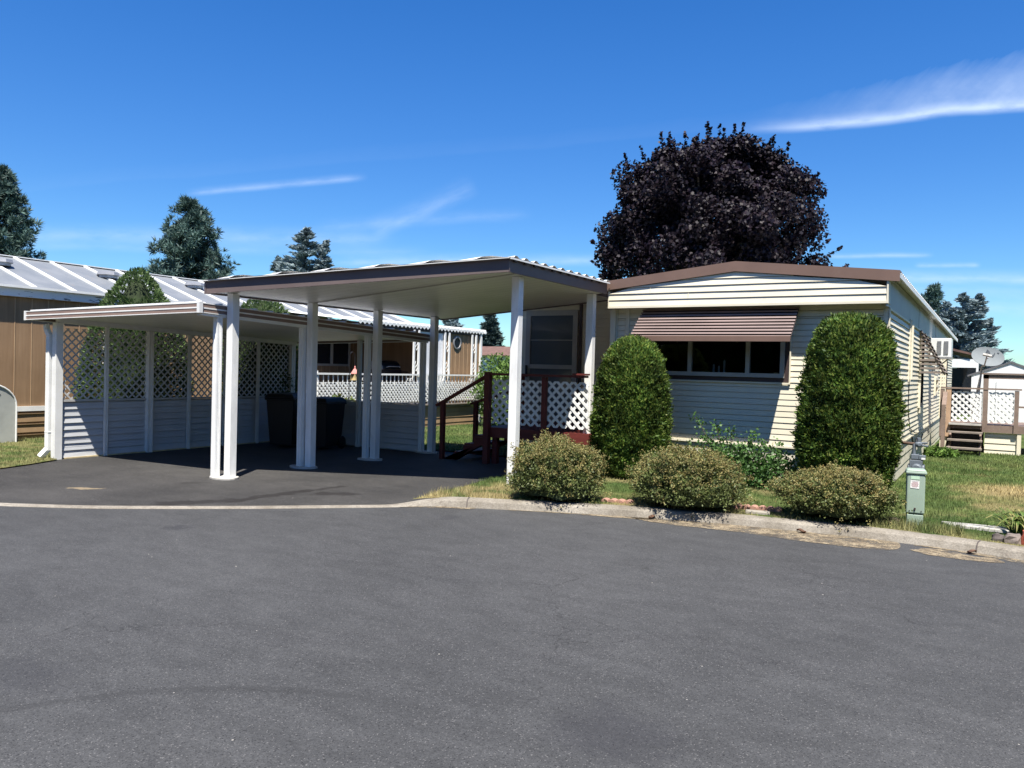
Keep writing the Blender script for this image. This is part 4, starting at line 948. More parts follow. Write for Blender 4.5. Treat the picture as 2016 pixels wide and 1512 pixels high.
# bird feeder hanging from a shepherd hook
hk = MB(); hx, hy = -11.4, 12.35
hk.tube([(hx,hy-.16,-.05),(hx,hy-.16,1.75),(hx,hy-.145,1.83),(hx,hy-.09,1.87),(hx,hy-.03,1.83),(hx,hy,1.74),(hx,hy,1.60)], .008, 6)
tag(hk.build('shepherd_hook', black_enamel, base=(hx,hy-.16,0)), 'thin black shepherd hook carrying the bird feeder behind the carport', 'garden hook')
bf = thing('bird_feeder', (hx,hy,1.28), 'small tan bird feeder with faded red roof hanging behind the carport', 'bird feeder')
mb = MB(); mb.box(hx-.06, hx+.06, hy-.06, hy+.06, 1.29, 1.41); mb.box(hx-.085, hx+.085, hy-.085, hy+.085, 1.272, 1.289); mb.build('feeder_box', straw, bf)
mb = MB(); mb.lathe((hx,hy,1.41), [(.115,0),(.105,.02),(.035,.10),(.02,.11),(.022,.15),(.01,.16)], 4); mb.tube([(hx,hy,1.56),(hx,hy,1.60)], .004, 5); mb.build('roof', pink, bf)
# canvas-covered shape at the far left
cv = thing('covered_trailer', (-15.3, 7.0, .0), 'low grey canvas-covered trailer with rounded top by the tan home', 'trailer')
def arch(y1, w, h, r, x, n=8):
    P = [(x,y1-w,.0),(x,y1,.0),(x,y1,h-r)]
    for k in range(1, n+1): a = math.pi/2*k/n; P.append((x, y1-r*1.15+r*1.15*math.cos(a), h-r+r*math.sin(a)))
    P.append((x, y1-w, h-.02)); return P
mb = MB(); mb.prism(arch(7.52,2.2,1.08,.40,-15.15), (-.42,0,0)); mb.build('cover', tarp, cv)
mb = MB(); mb.tube(arch(7.525,2.2,1.09,.40,-15.14)[1:], .014, 6, False); mb.build('cover_piping', white, cv)
mb = MB(); mb.prism([(-15.145,6.3,.86),(-15.145,7.2,.84),(-15.145,7.26,.90),(-15.145,7.15,.99),(-15.145,6.9,1.02),(-15.145,6.3,1.02)], (-.01,0,0)); mb.build('cover_window', tarp_dark, cv)

# ================================================================== BEHIND THE HOME, RIGHT-HAND SIDE
bd = thing('deck', (-.2, 21.2, -.06), 'brown wooden back deck with white lattice and open steps beside the cream home', 'deck')
by = 20.9; gz = -.07
mb = MB()
for k in range(14): mb.box(-1.0, 1.9, by+.02+k*.147, by+.02+k*.147+.138, .585, .615)
mb.build('deck_board', brown_wood, bd)
mb = MB(); mb.box(-.16, 1.9, by-.03, by, .44, .605); mb.box(-1.0, -.16, by-.03, by, .50, .605); mb.build('rim_board', brown_wood, bd)
mb = MB(); mb.lap((0,by+.03,0), (1,0,0), (0,-1,0), gz-.02, .43, .145, .014, lambda z: (-.12, .50)); mb.box(.50, .58, by-.02, by+.05, gz, .45); mb.build('deck_skirting', cream, bd)
mb = MB(); mb.box(-1.02, -.88, by-.02, by+.05, gz, .5); mb.build('corner_board', cream, bd)
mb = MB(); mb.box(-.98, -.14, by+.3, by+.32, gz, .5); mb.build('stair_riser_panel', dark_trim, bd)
for x, w, top in ((-.99,.085,1.40),(-.86,.10,1.40),(-.13,.10,1.75),(.47,.085,1.40),(1.8,.085,1.75)):
    mb = MB(); mb.box(x-w/2, x+w/2, by-.06, by+.03, .44 if x > -.5 else .3, top); mb.build('post', tan_wood if x == -.86 else brown_wood, bd)
mb = MB(); mb.box(-1.03, .56, by-.07, by+.04, 1.41, 1.445); mb.box(.43, 1.85, by-.05, by+.02, 1.02, 1.06); mb.build('top_rail', brown_wood, bd)
mb = MB(); mb.box(-.19, 1.85, by-.06, by+.03, 1.66, 1.755); mb.box(-.22, 1.9, by-.09, by+.05, 1.757, 1.79); mb.build('lintel', brown_wood, bd)
for x0, x1 in ((-.80,-.19),(-.07,.42)):
    mb = MB(); mb.lattice((x0,by-.01,0), (1,0,0), (0,-1,0), x1-x0, .66, 1.36, .142, .045, .008); mb.build('lattice_panel', white, bd)
for k in range(4):
    z = .615-.165*k; y = by-.02-.22*k
    mb = MB(); mb.box(-.84, -.16, y-.24, y-.0, z-.035, z) if k else mb.box(-.84, -.19, y-.12, y-.015, z-.03, z+.01); mb.build('step', concrete_pale if k == 0 else wood_old, bd)
for x in (-.80, -.20):
    mb = MB(); mb.prism([(x-.02,by-.04,.44),(x-.02,by-.04,.22),(x-.02,by-.78,-.09),(x-.02,by-.78,.06)], (.04,0,0)); mb.build('stringer', brown_wood, bd)
mb = MB(); mb.beam((-.93,by-.06,1.32),(-.93,by-.62,.98), .09, .04); mb.box(-.97, -.89, by-.66, by-.58, gz, 1.05); mb.build('stair_rail', brown_wood, bd)

dish = thing('satellite_dish', (-.35, 22.2, 1.4), 'grey oval satellite dish with dark emblem on a pole above the back deck', 'satellite dish')
C0 = Vector((-.12, 21.8, 2.19)); ax = Vector((.10,-.84,.50)).normalized()
side = Vector((0,0,1)).cross(ax).normalized(); upv = ax.cross(side)
ca, sa = math.cos(R(17)), math.sin(R(17)); du, dv = side*ca-upv*sa, side*sa+upv*ca
mb = MB(); n, rings = 32, 6
def dp(r, a, off=0): return C0+du*(.345*r*math.cos(a))+dv*(.26*r*math.sin(a))+ax*(.06*r*r-.06+off)
for k in range(rings):
    for j in range(n):
        a0, a1 = 2*math.pi*j/n, 2*math.pi*(j+1)/n; r0, r1 = k/rings, (k+1)/rings
        q = [dp(r0,a0), dp(r1,a0), dp(r1,a1), dp(r0,a1)]; mb.face(q[1:] if k == 0 else q); q = [dp(r0,a0,-.012), dp(r1,a0,-.012), dp(r1,a1,-.012), dp(r0,a1,-.012)]; mb.face(q[1:] if k == 0 else q)
for j in range(n):
    a0, a1 = 2*math.pi*j/n, 2*math.pi*(j+1)/n; mb.face([dp(1,a0), dp(1,a1), dp(1,a1,-.012), dp(1,a0,-.012)])
mb.build('reflector', paint('dish_grey', (.17,.19,.195), .75, .05, 5), dish)
def on_dish(x, y): r2 = (x/.345)**2+(y/.26)**2; return C0+du*x+dv*y+ax*(.06*r2-.06+.012)
mb = MB(); mb.face([on_dish(x, y) for x, y in ((-.065,.195),(-.075,.105),(-.02,.085),(.025,.10),(.02,.13),(-.01,.165))])
pts_o = [(.10,.16),(.095,.11),(.07,.085),(.02,.065),(.10,.035),(.115,.08),(.12,.13)]; mb.face([on_dish(x, y) for x, y in pts_o])
mb.face([on_dish(x, y) for x, y in ((.16,.175),(.20,.16),(.19,.145),(.155,.16))])
mb.build('emblem', paint('emblem_dark', (.025,.035,.045), .5, .02, 9), dish)
tipf = C0+ax*.34-dv*.22
mb = MB(); mb.beam(C0-dv*.27-ax*.02, tipf, .028, .035, tuple(dv)); mb.build('feed_arm', grey_metal, dish)
mb = MB(); hd = (C0-tipf).normalized(); mb.lathe(tipf+dv*.03-hd*.04, [(.022,0),(.028,.03),(.036,.10),(.030,.11)], 10, hd); mb.beam(tipf+dv*.03-du*.09, tipf+dv*.03+du*.09, .05, .045, tuple(dv)); mb.build('receiver', concrete_pale, dish)
mb = MB(); mb.tube([C0-ax*.05, C0-ax*.14-Vector((0,0,.06)), (-.24,22.05,1.95), (-.28,22.08,1.35), (-.30,22.1,-.05)], .024, 8); mb.beam((-.55,22.2,.0),(-.26,22.06,1.70), .03, .03); mb.build('mast', grey_metal, dish)

shed = thing('shed', (.5, 31.5, 0), 'white gabled shed with dark roof edge behind the back deck', 'shed')
D = .0; sx0, sx1, sy = -.62, 1.62, 30.8; se, sr = 1.80, 2.22; sm_ = (sx0+sx1)/2
mb = MB(); mb.prism([(sx0,sy,-.1),(sx1,sy,-.1),(sx1,sy,se),(sm_,sy,sr),(sx0,sy,se)], (0,2.6,0)); mb.build('wall', shed_white, shed)
mb = MB()
for k in range(16): x = sx0+.07+k*.14; mb.box(x, x+.012, sy-.008, sy-.001, 0, se+.02)
mb.build('wall_rib', white, shed)
mb = MB()
for a, b_, za, zb_ in ((sx0-.12,sm_,se-.06,sr),(sx1+.12,sm_,se-.06,sr)): mb.prism([(a,sy-.03,za),(b_,sy-.03,zb_),(b_,sy-.03,zb_+.06),(a,sy-.03,za+.06)], (0,2.7,0))
mb.build('roof', paint('slate_roof', (.11,.11,.12), .7, .15, 4), shed)
mb = MB(); mb.box(.1, 1.2, sy-.03, sy-.009, .05, 1.62); mb.build('door', shed_white, shed)

rb = thing('mobile_home', (-1.2, 41, 0), 'distant home with brown sloping roof edge and white patio post behind the cream home', 'mobile home')
mb = MB(); mb.prism([(-3.2,36,3.25),(-.75,36,2.62),(-.75,36,2.70),(-3.2,36,3.36)], (0,8,0)); mb.build('roof', roof_brown, rb)
mb = MB(); mb.box(-4, -1.5, 36.5, 43.5, 0, 2.6); mb.build('wall', cream, rb)
mb = MB(); mb.box(-1.5, -.5, 36.1, 36.2, 2.12, 2.46); mb.box(-.58, -.5, 36.1, 36.2, 0, 2.12); mb.build('patio_beam', white, rb)
mb = MB(); mb.box(-1.45, -.62, 37.2, 37.3, .2, 2.1); mb.build('window', dark_glass, rb)

rr = thing('house', (-19, 31, 0), 'far house with reddish brown roof seen between porch and spruce', 'house')
mb = MB(); mb.prism([(-20.6,29.4,2.18),(-20.6,32.2,2.18),(-20.6,30.8,2.62)], (6.5,0,0)); mb.build('roof', roof_brown, rr)
mb = MB(); mb.box(-20.4, -14.3, 29.7, 31.9, 0, 2.18); mb.build('wall', white, rr)
mb = MB(); mb.box(-18.9, -18.0, 29.66, 29.69, 1.0, 1.9); mb.build('window', dark_glass, rr)
mb = MB(); mb.prism([(-17.6,29.35,2.18),(-16.6,29.35,2.18),(-17.1,29.35,2.62)], (0,.04,0)); mb.build('dormer', cream, rr)

# ================================================================== UTILITY PEDESTAL AND GAS METER
ped = thing('utility_pedestal', (-.655, 9.22, .08), 'pale green utility pedestal with warning sticker standing in the lawn at the kerb', 'utility box')
def pbox(mb, x, y, z0, z1, w0, w1, d0, d1): mb.hexa([(x-w0,y-d0,z0),(x+w0,y-d0,z0),(x+w0,y+d0,z0),(x-w0,y+d0,z0),(x-w1,y-d1,z1),(x+w1,y-d1,z1),(x+w1,y+d1,z1),(x-w1,y+d1,z1)])
gx_, gy_ = -.655, 9.22
PR = Matrix.Translation((gx_, gy_, 0)) @ Matrix.Rotation(R(8), 4, 'Z') @ Matrix.Translation((-gx_, -gy_, 0))
def rotd(mb): mb.v = [tuple(PR @ Vector(v)) for v in mb.v]; return mb
mb = MB(); pbox(mb, gx_, gy_, .0, .20, .078, .078, .075, .075); rotd(mb).build('base', green_box, ped, bevel=.01)
mb = MB(); pbox(mb, gx_, gy_, .207, .615, .086, .086, .082, .082); rotd(mb).build('cover', green_box, ped, bevel=.014)
mb = MB(); pbox(mb, gx_, gy_, .617, .648, .098, .098, .094, .094); pbox(mb, gx_, gy_, .6485, .668, .0975, .080, .0935, .076); rotd(mb).build('cap', green_box, ped, bevel=.010)
yf_ = gy_-.0835
mb = MB(); mb.box(gx_-.05, gx_+.03, yf_-.002, yf_, .565, .600); w = rotd(mb).build('nameplate', label_green, ped)
mb = MB(); mb.prism([(gx_-.054,yf_,.475),(gx_+.028,yf_,.470),(gx_+.030,yf_,.552),(gx_-.052,yf_,.557)], (0,-.002,0)); st = rotd(mb).build('warning_sticker', paper, ped)
mb = MB()
for k, (a, b_) in enumerate(((-.035,.015),(-.045,.020),(-.045,.022),(-.042,.018),(-.045,.022),(-.035,.010))):
    z = .533-.0095*k; mb.box(gx_+a, gx_+b_, yf_-.0034, yf_-.0022, z, z+.0038)
rotd(mb).build('sticker_text', print_red, st)
cu = bpy.data.curves.new('warning', 'FONT'); cu.body = 'WARNING'; cu.size = .014; cu.align_x = 'CENTER'
to = bpy.data.objects.new('warning_tmp', cu); COL.objects.link(to); bpy.context.view_layer.update()
tm = bpy.data.meshes.new_from_object(to.evaluated_get(bpy.context.evaluated_depsgraph_get())); bpy.data.objects.remove(to); bpy.data.curves.remove(cu)
tm.transform(PR @ Matrix.Translation((gx_-.012, yf_-.0030, .541)) @ Matrix.Rotation(R(90), 4, 'X')); finish('sticker_heading', tm, print_dark, st)
mb = MB(); mb.lathe((gx_-.005,yf_+.002,.262), [(.010,0),(.010,.012),(.004,.014)], 8, (0,-1,0)); mb.box(gx_-.009, gx_-.001, yf_-.012, yf_-.0, .245, .262); mb.box(gx_-.06, gx_-.05, yf_-.004, yf_, .236, .242); mb.box(gx_+.05, gx_+.06, yf_-.004, yf_, .236, .242); rotd(mb).build('latch', dark_trim, ped)

gm = thing('gas_meter', (-.78, 10.75, .05), 'blue grey gas meter with regulator and rusty pipe behind the green pedestal', 'gas meter')
gm.scale = (.95, .95, .86)
mx_, my_ = -.76, 10.7
mb = MB(); mb.box(mx_-.075, mx_+.075, my_-.06, my_+.06, .50, .72); mb.lathe((mx_+.01,my_-.05,.61), [(.062,0),(.062,.03),(.045,.05)], 18, (0,-1,0)); mb.lathe((mx_,my_-.1,.56), [(.02,0),(.028,.03)], 10, (0,-1,0))
for s in (-1, 1): mb.lathe((mx_+s*.072,my_,.60), [(.065,0),(.062,.02),(.04,.028)], 14, (s,0,0))
mb.build('meter_body', blue_grey, gm, bevel=.012)
mb = MB(); mb.box(mx_-.06, mx_+.03, my_-.05, my_+.05, .73, .80); mb.box(mx_+.03, mx_+.105, my_-.06, my_+.03, .73, .79); mb.build('index_housing', blue_grey, gm, bevel=.008)
mb = MB(); mb.box(mx_+.06, mx_+.105, my_-.066, my_-.0605, .735, .76); mb.build('index_face', paper, gm)
mb = MB(); mb.lathe((mx_+.02,my_,.94), [(.02,-.04),(.036,-.025),(.046,0),(.036,.025),(.02,.04)], 16, (.3,-.9,0)); mb.lathe((mx_+.02,my_,.98), [(.025,0),(.025,.05),(.012,.055)], 10); mb.tube([(mx_+.05,my_,.93),(mx_+.13,my_-.02,.92)], .014, 8); mb.tube([(mx_+.05,my_,.96),(mx_+.12,my_-.01,.965)], .012, 8); mb.build('regulator', blue_grey, gm)
mb = MB(); mb.tube([(mx_-.03,my_,.78),(mx_-.03,my_,.91),(mx_-.03,my_,.95)], .022, 10); mb.tube([(mx_+.06,my_,.50),(mx_+.06,my_,.0)], .018, 8); mb.tube([(mx_-.06,my_,.50),(mx_-.06,my_,.0)], .018, 8); mb.build('riser', blue_grey, gm)
mb = MB(); mb.tube([(mx_-.03,my_,.94),(mx_-.20,my_+.10,.945),(mx_-.34,my_+.20,.955),(mx_-.37,my_+.22,.93),(mx_-.37,my_+.22,.60)], .022, 8); mb.tube([(mx_-.37,my_+.22,.62),(mx_-.37,my_+.22,.45)], .03, 8); mb.build('pipe', rust_pipe, gm)

# ================================================================== PLANTS
def rotz(P, a): c, s = np.cos(a), np.sin(a); return np.stack([P[:,0]*c-P[:,1]*s, P[:,0]*s+P[:,1]*c, P[:,2]], 1)
def interp(prof, t): xs, ys = zip(*prof); return np.interp(t, xs, ys)
def nz3(P, sc, seed=0.): return np.array([noise.noise(Vector((p[0]*sc+seed, p[1]*sc, p[2]*sc))) for p in P])
def lump_body(c, prof, z0, z1, shrink, amp, sc, seed, seg=28, rings=18):
    mb = MB(); rr = []
    for k in range(rings+1):
        t_ = k/rings; z = z0+(z1-z0)*t_; row = []
        for j in range(seg):
            a = 2*math.pi*j/seg; r = float(interp(prof, t_)); p = Vector((c[0]+math.cos(a)*r, c[1]+math.sin(a)*r, z))
            f = (1+amp*noise.noise(Vector((p.x*sc+seed, p.y*sc, p.z*sc))))*shrink; row.append((c[0]+math.cos(a)*r*f, c[1]+math.sin(a)*r*f, z*1.0-(1-shrink)*.25*t_))
        rr.append(row)
    for k in range(rings):
        for j in range(seg): mb.face([rr[k][j], rr[k][(j+1)%seg], rr[k+1][(j+1)%seg], rr[k+1][j]])
    mb.face(rr[-1]); return mb
def sprays(c, prof, z0, z1, n, L, Wd, up, out, jit, amp, sc, seed, depth=.14, rnd=.4, skip=None):
    # distribute over the surface by area
    tt = np.linspace(0, 1, 200); dens = interp(prof, tt)+.12; cdf = np.cumsum(dens); cdf /= cdf[-1]
    t_ = np.interp(RNG.random(n), cdf, tt); a = RNG.uniform(0, 2*np.pi, n); r = interp(prof, t_); z = z0+(z1-z0)*t_
    P = np.stack([c[0]+np.cos(a)*r, c[1]+np.sin(a)*r, z], 1)
    f = 1+amp*nz3(P, sc, seed)+amp*1.1*nz3(P, sc*2.7, seed+9)+amp*1.1*nz3(P, sc*6, seed+3)-depth*RNG.random(n)**2+.02*RNG.random(n)+.10*RNG.random(n)**9
    P = np.stack([c[0]+np.cos(a)*r*f, c[1]+np.sin(a)*r*f, z+jit*RNG.normal(size=n)], 1)
    slope = np.gradient(interp(prof, tt), tt)/(z1-z0); nzv = -np.interp(t_, tt, slope)
    O = unit(np.stack([np.cos(a), np.sin(a), np.clip(nzv, -.3, 3)], 1))
    if skip is not None:
        k = ~skip(P); P, O = P[k], O[k]; n = len(P)
    D = unit(O*out+np.array([0,0,up])+rdir(n)*rnd)
    S = np.cross(D, O)+rdir(n)*.45
    return kites(P, D, S, RNG.uniform(L*.65, L*1.35, n), RNG.uniform(Wd*.7, Wd*1.3, n), .2)

def cedar(c, z0, z1, prof, n, label, seed):
    o = thing('cedar_shrub', (c[0], c[1], z0), label, 'shrub', 'clipped cedars against the front wall')
    lump_body(c, prof, z0+.04, z1-.06, .84, .09, 2.2, seed).build('shade_core', cedar_core, o)
    V, Fc = sprays(c, prof, z0+.03, z1, n, .052, .020, .6, .7, .015, .095, 2.2, seed, .16, .75); npmesh('foliage', V, Fc, cedar_leaf, o)
    mb = MB(); mb.tube([(c[0],c[1],z0-.05),(c[0],c[1],z0+.4)], .05, 8); mb.build('trunk', bark, o)
cedar((-1.55,10.70), .07, 2.40, [(0,.40),(.07,.49),(.25,.575),(.45,.58),(.65,.53),(.8,.47),(.9,.41),(.96,.33),(.99,.2),(1,.05)], 70000, 'taller clipped cedar shrub covering the right front corner of the cream home', 3.)
cedar((-4.47,10.68), .07, 2.11, [(0,.38),(.08,.48),(.25,.545),(.5,.55),(.7,.49),(.85,.41),(.94,.30),(.98,.18),(1,.05)], 62000, 'shorter clipped cedar shrub left of the picture window beside the porch', 21.)

def potentilla(c, rx, ry, zt_, label, seed, ext=None):
    z0 = lawn_z(*c); o = thing('flowering_shrub', (c[0], c[1], z0), label, 'shrub', 'rounded shrubs along the kerb')
    n = 19000; d_ = rdir(n); d_[:,2] = np.abs(d_[:,2])*1.0-.25*RNG.random(n); d_ = unit(d_)
    def place(d_, rmin, rmax):
        n = len(d_); f = (RNG.uniform(rmin, rmax, n)+.16*RNG.random(n)**8)*(1+.20*nz3(d_, 1.9, seed)+.19*nz3(d_, 4.5, seed+4)+.13*nz3(d_, 10, seed))
        zc = z0+.22; up = zt_-zc-.02
        P = np.stack([c[0]+d_[:,0]*rx*f, c[1]+d_[:,1]*ry*f, zc+np.where(d_[:,2] > 0, d_[:,2]*up, d_[:,2]*.55)*f], 1)
        P[:,2] = np.maximum(P[:,2], .02+.03*RNG.random(n)+np.where(P[:,1] > 7.3+.26*(P[:,0]+4.5), .03, 0)); return P
    P = place(d_, .80, 1.02); D = unit(d_*.6+np.array([0,0,.35])+rdir(n)*.8)
    V, Fc = kites(P, D, rdir(n), RNG.uniform(.022,.040,n), RNG.uniform(.013,.021,n), .25); npmesh('foliage', V, Fc, bush_leaf, o)
    # spent yellow flower heads over the sunny crown
    m_ = 2000; d2 = rdir(m_*2); d2[:,2] = d2[:,2]*1.0+.25; d2 = unit(d2); keep = (RNG.random(len(d2)) < np.clip(.12+.95*d2[:,2], .04, 1)) & (nz3(d2, 3.2, seed+2) > -.28-.2*d2[:,2]); d2 = d2[keep][:m_]
    k = 8; Pc = np.repeat(place(d2, .97, 1.09), k, 0); n2 = len(Pc); Pc = Pc+rdir(n2)*.021
    V, Fc = kites(Pc, rdir(n2), rdir(n2), RNG.uniform(.013,.024,n2), RNG.uniform(.010,.016,n2), .3); npmesh('flower_heads', V, Fc, bush_flower, o)
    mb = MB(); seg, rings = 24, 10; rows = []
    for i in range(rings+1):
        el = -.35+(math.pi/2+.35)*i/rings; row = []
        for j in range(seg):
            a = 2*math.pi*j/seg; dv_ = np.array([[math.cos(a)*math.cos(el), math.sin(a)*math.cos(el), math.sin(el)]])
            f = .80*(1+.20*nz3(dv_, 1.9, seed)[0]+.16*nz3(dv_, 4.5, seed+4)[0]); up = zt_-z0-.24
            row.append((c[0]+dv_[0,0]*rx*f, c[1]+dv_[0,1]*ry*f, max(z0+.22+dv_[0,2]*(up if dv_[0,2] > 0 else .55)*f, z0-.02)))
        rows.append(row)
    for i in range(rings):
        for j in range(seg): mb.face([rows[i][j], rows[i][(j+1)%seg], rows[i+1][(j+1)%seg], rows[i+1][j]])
    mb.build('shade_core', cedar_core, o)
    mb = MB()
    for j in range(9):
        a = j*.7; mb.tube([(c[0]+.03*math.cos(a), c[1]+.03*math.sin(a), z0-.02), (c[0]+rx*.5*math.cos(a), c[1]+ry*.5*math.sin(a), z0+.35)], .008, 5)
    mb.build('stem', bark, o)
potentilla((-4.36,8.20), .54, .50, .76, 'rounded shrub with tan flower heads in front of the right carport post', 2.)
potentilla((-2.93,8.64), .61, .54, .73, 'widest rounded tan-flowered shrub at the kerb below the picture window', 13.)
potentilla((-1.40,9.00), .56, .48, .61, 'lowest rounded tan-flowered shrub at the kerb beside the green utility box', 31.)

# rose: arching canes with leaflets and a leafy skirt
def leafy(P, n_per, spread, L, Wd, up=.2):
    P = np.repeat(P, n_per, 0); n = len(P); P = P+RNG.normal(size=(n,3))*spread
    return kites(P, unit(rdir(n)+np.array([0,0,up])), rdir(n), RNG.uniform(L*.7,L*1.3,n), RNG.uniform(Wd*.7,Wd*1.3,n), .2)
ro = thing('rose_bush', (-3.0, 10.95, .06), 'leggy green rose bush with arching canes against the siding under the window', 'shrub')
mb = MB(); pts_l = []
for tipx, tipy, tipz, bx in ((-3.62,10.95,.98,-3.2),(-3.30,10.9,.88,-3.15),(-3.05,10.85,.84,-3.1),(-3.45,10.8,.72,-3.2),(-2.75,10.9,.78,-2.95),(-2.62,10.95,.66,-2.9),(-2.9,10.8,.62,-3.0),(-3.2,10.75,.60,-3.15),(-2.45,10.85,.60,-2.8)):
    b_ = Vector((bx,10.97,.04)); tp = Vector((tipx,tipy,tipz)); md = b_.lerp(tp,.55)+Vector((0,0,.14)); pa = [b_, b_.lerp(md,.5)+Vector((0,0,.03)), md, md.lerp(tp,.6)+Vector((0,0,.04)), tp]
    mb.tube(pa, [.009,.008,.006,.005,.003], 5)
    for k in range(16):
        f = .3+.7*k/15; i = min(int(f*4), 3); pts_l.append(tuple(pa[i].lerp(pa[i+1], f*4-i)))
mb.build('cane', bark, ro)
V1, F1 = leafy(np.array(pts_l), 5, .045, .05, .032)
Q = RNG.normal(size=(420,3))*np.array([.20,.14,.14])+np.array([-2.55,10.86,.30]); Q2 = RNG.normal(size=(420,3))*np.array([.25,.12,.13])+np.array([-3.15,10.86,.36]); Q = np.concatenate([Q,Q2]); Q[:,2] = np.maximum(Q[:,2], .09)
V2, F2 = leafy(Q, 5, .04, .055, .034)
npmesh('foliage', np.concatenate([V1,V2]), np.concatenate([F1,F2+len(V1)]), rose_leaf, ro)

# strap-leaved clump and stones at the right edge
sp = thing('daylily_clump', (.30, 9.30, .07), 'arching strap-leaved clump at the right end of the lawn above the red stones', 'plant')
mb = MB()
for k in range(95):
    a = random.uniform(0, 2*math.pi); r = random.uniform(.25,.56); h = random.uniform(.22,.44); w = random.uniform(.006,.011); c0 = Vector((.30+random.uniform(-.09,.09), 9.30+random.uniform(-.07,.07), .06)); dd = Vector((math.cos(a), math.sin(a), 0)); sd = Vector((-dd.y, dd.x, 0)); prev = None
    for s in range(8):
        f = s/7; p_ = c0+dd*r*f**1.2+Vector((0,0,h*(1.9*f-1.55*f*f))); ww = w*(1-f**3)+.001; row = (p_-sd*ww, p_+sd*ww)
        if prev: 
            i = len(mb.v)
            mb.face([prev[0], prev[1], row[1], row[0]])
        prev = row
mb.build('leaf_blade', strap_leaf, sp)
def rock(name, x, y, z, sx, sy, sz, mat, label, cat, seed, group=None):
    mb = MB(); P = []
    for i in range(7):
        el = -math.pi/2+math.pi*i/6
        for j in range(10):
            a = 2*math.pi*j/10; v = Vector((math.cos(a)*math.cos(el), math.sin(a)*math.cos(el), math.sin(el))); f = 1+.35*noise.noise(v*1.3+Vector((seed,0,0)))
            v = Vector([math.copysign(abs(q_)**.7, q_) for q_ in v]); P.append((x+v.x*sx*f, y+v.y*sy*f, z+v.z*sz*f))
    for i in range(6):
        for j in range(10): mb.face([P[i*10+j], P[i*10+(j+1)%10], P[(i+1)*10+(j+1)%10], P[(i+1)*10+j]])
    return tag(mb.build(name, mat, base=(x,y,z)), label, cat, group)
rock('stone', .085, 8.80, .11, .052, .04, .045, dark_stone, 'dark jagged stone at the right end of the kerb', 'stone', 1)
rock('stone', .21, 8.78, .12, .075, .06, .055, stone, 'brown blocky stone between the dark stone and the red rubble', 'stone', 5)
rock('stone', .33, 8.80, .12, .07, .08, .09, red_brick, 'crumbly red rubble stone at the right edge behind the kerb', 'stone', 9)
rock('stone', -.86, 9.12, .10, .09, .07, .05, bark, 'brown clod left of the green utility pedestal', 'stone', 12)
mb = MB(); mb.hexa([(-.42,9.44,.04),(-.34,9.30,.04),(.20,9.30,.04),(.14,9.50,.04),(-.42,9.44,.118),(-.34,9.30,.118),(.20,9.30,.118),(.14,9.50,.118)])
tag(mb.build('concrete_slab', concrete_pale, base=(-.1,9.4,.04), bevel=.01), 'pale flat concrete slab sunk in the grass right of the utility pedestal', 'slab')
# scalloped clay edging with a concrete block before it
mb = MB()
for k in range(6):
    x = -2.46+.085*k; y = 8.90+.016*k; P = [(x,y,.05)]
    for j in range(7): a = math.pi-math.pi*j/6; P.append((x+.0425+.0425*math.cos(a), y, .105+.028*math.sin(a)))
    P.append((x+.085,y+.014,.05)); mb.prism(P, (-.01,.13,.0))
tag(mb.build('clay_edging', terracotta, base=(-2.2,8.95,.05)), 'scalloped terracotta edging between the middle and right kerb shrubs', 'garden edging', 'clay edging pieces')
mb = MB()
for k in range(4):
    x = -3.86+.09*k; y = 8.36+.02*k; P = [(x,y,.05)]
    for j in range(7): a = math.pi-math.pi*j/6; P.append((x+.045+.045*math.cos(a), y, .095+.022*math.sin(a)))
    P.append((x+.09,y+.014,.05)); mb.prism(P, (-.01,.12,.0))
tag(mb.build('clay_edging', terracotta, base=(-3.7,8.4,.05)), 'scalloped terracotta edging between the left and middle kerb shrubs', 'garden edging', 'clay edging pieces')
mb = MB(); mb.hexa([(-2.27,8.70,.05),(-2.02,8.755,.05),(-2.045,8.86,.05),(-2.29,8.80,.05),(-2.27,8.70,.112),(-2.02,8.755,.108),(-2.045,8.86,.112),(-2.29,8.80,.114)])
tag(mb.build('concrete_block', concrete, base=(-2.15,8.78,.05), bevel=.006), 'small grey concrete block before the clay edging at the kerb', 'block')
# curled dry leaves fallen in the gutter
def dry_leaf(x, y, z, s, rz, label):
    mb = MB(); M = Matrix.Translation((x,y,z)) @ Matrix.Rotation(rz, 4, 'Z'); g = {}
    for i in range(7):
        for j in range(5):
            u, v = (i/6-.5)*2, (j/4-.5)*2; w = (1-u*u)**.5*.55+.04; g[i,j] = tuple(M @ Vector((u*s, v*w*s, s*(.12+.40*abs(v)**1.5+.18*math.sin(u*3)+.12*noise.noise(Vector((u*2+rz,v*2,3)))))))
    for i in range(6):
        for j in range(4): mb.face([g[i,j], g[i+1,j], g[i+1,j+1], g[i,j+1]])
    tag(mb.build('dry_leaf', leaf_brown, base=(x,y,z)), label, 'leaf', 'dry leaves in the gutter')
dry_leaf(-.115, 8.41, .012, .045, .6, 'curled brown leaf in the gutter below the right kerb joint')
dry_leaf(-1.62, 8.40, .008, .05, 2.9, 'curled brown leaf in the gutter between the middle and right kerb shrubs')
dry_leaf(-3.13, 8.13, .008, .05, 1.2, 'curled brown leaf in the gutter left of the middle kerb shrub')

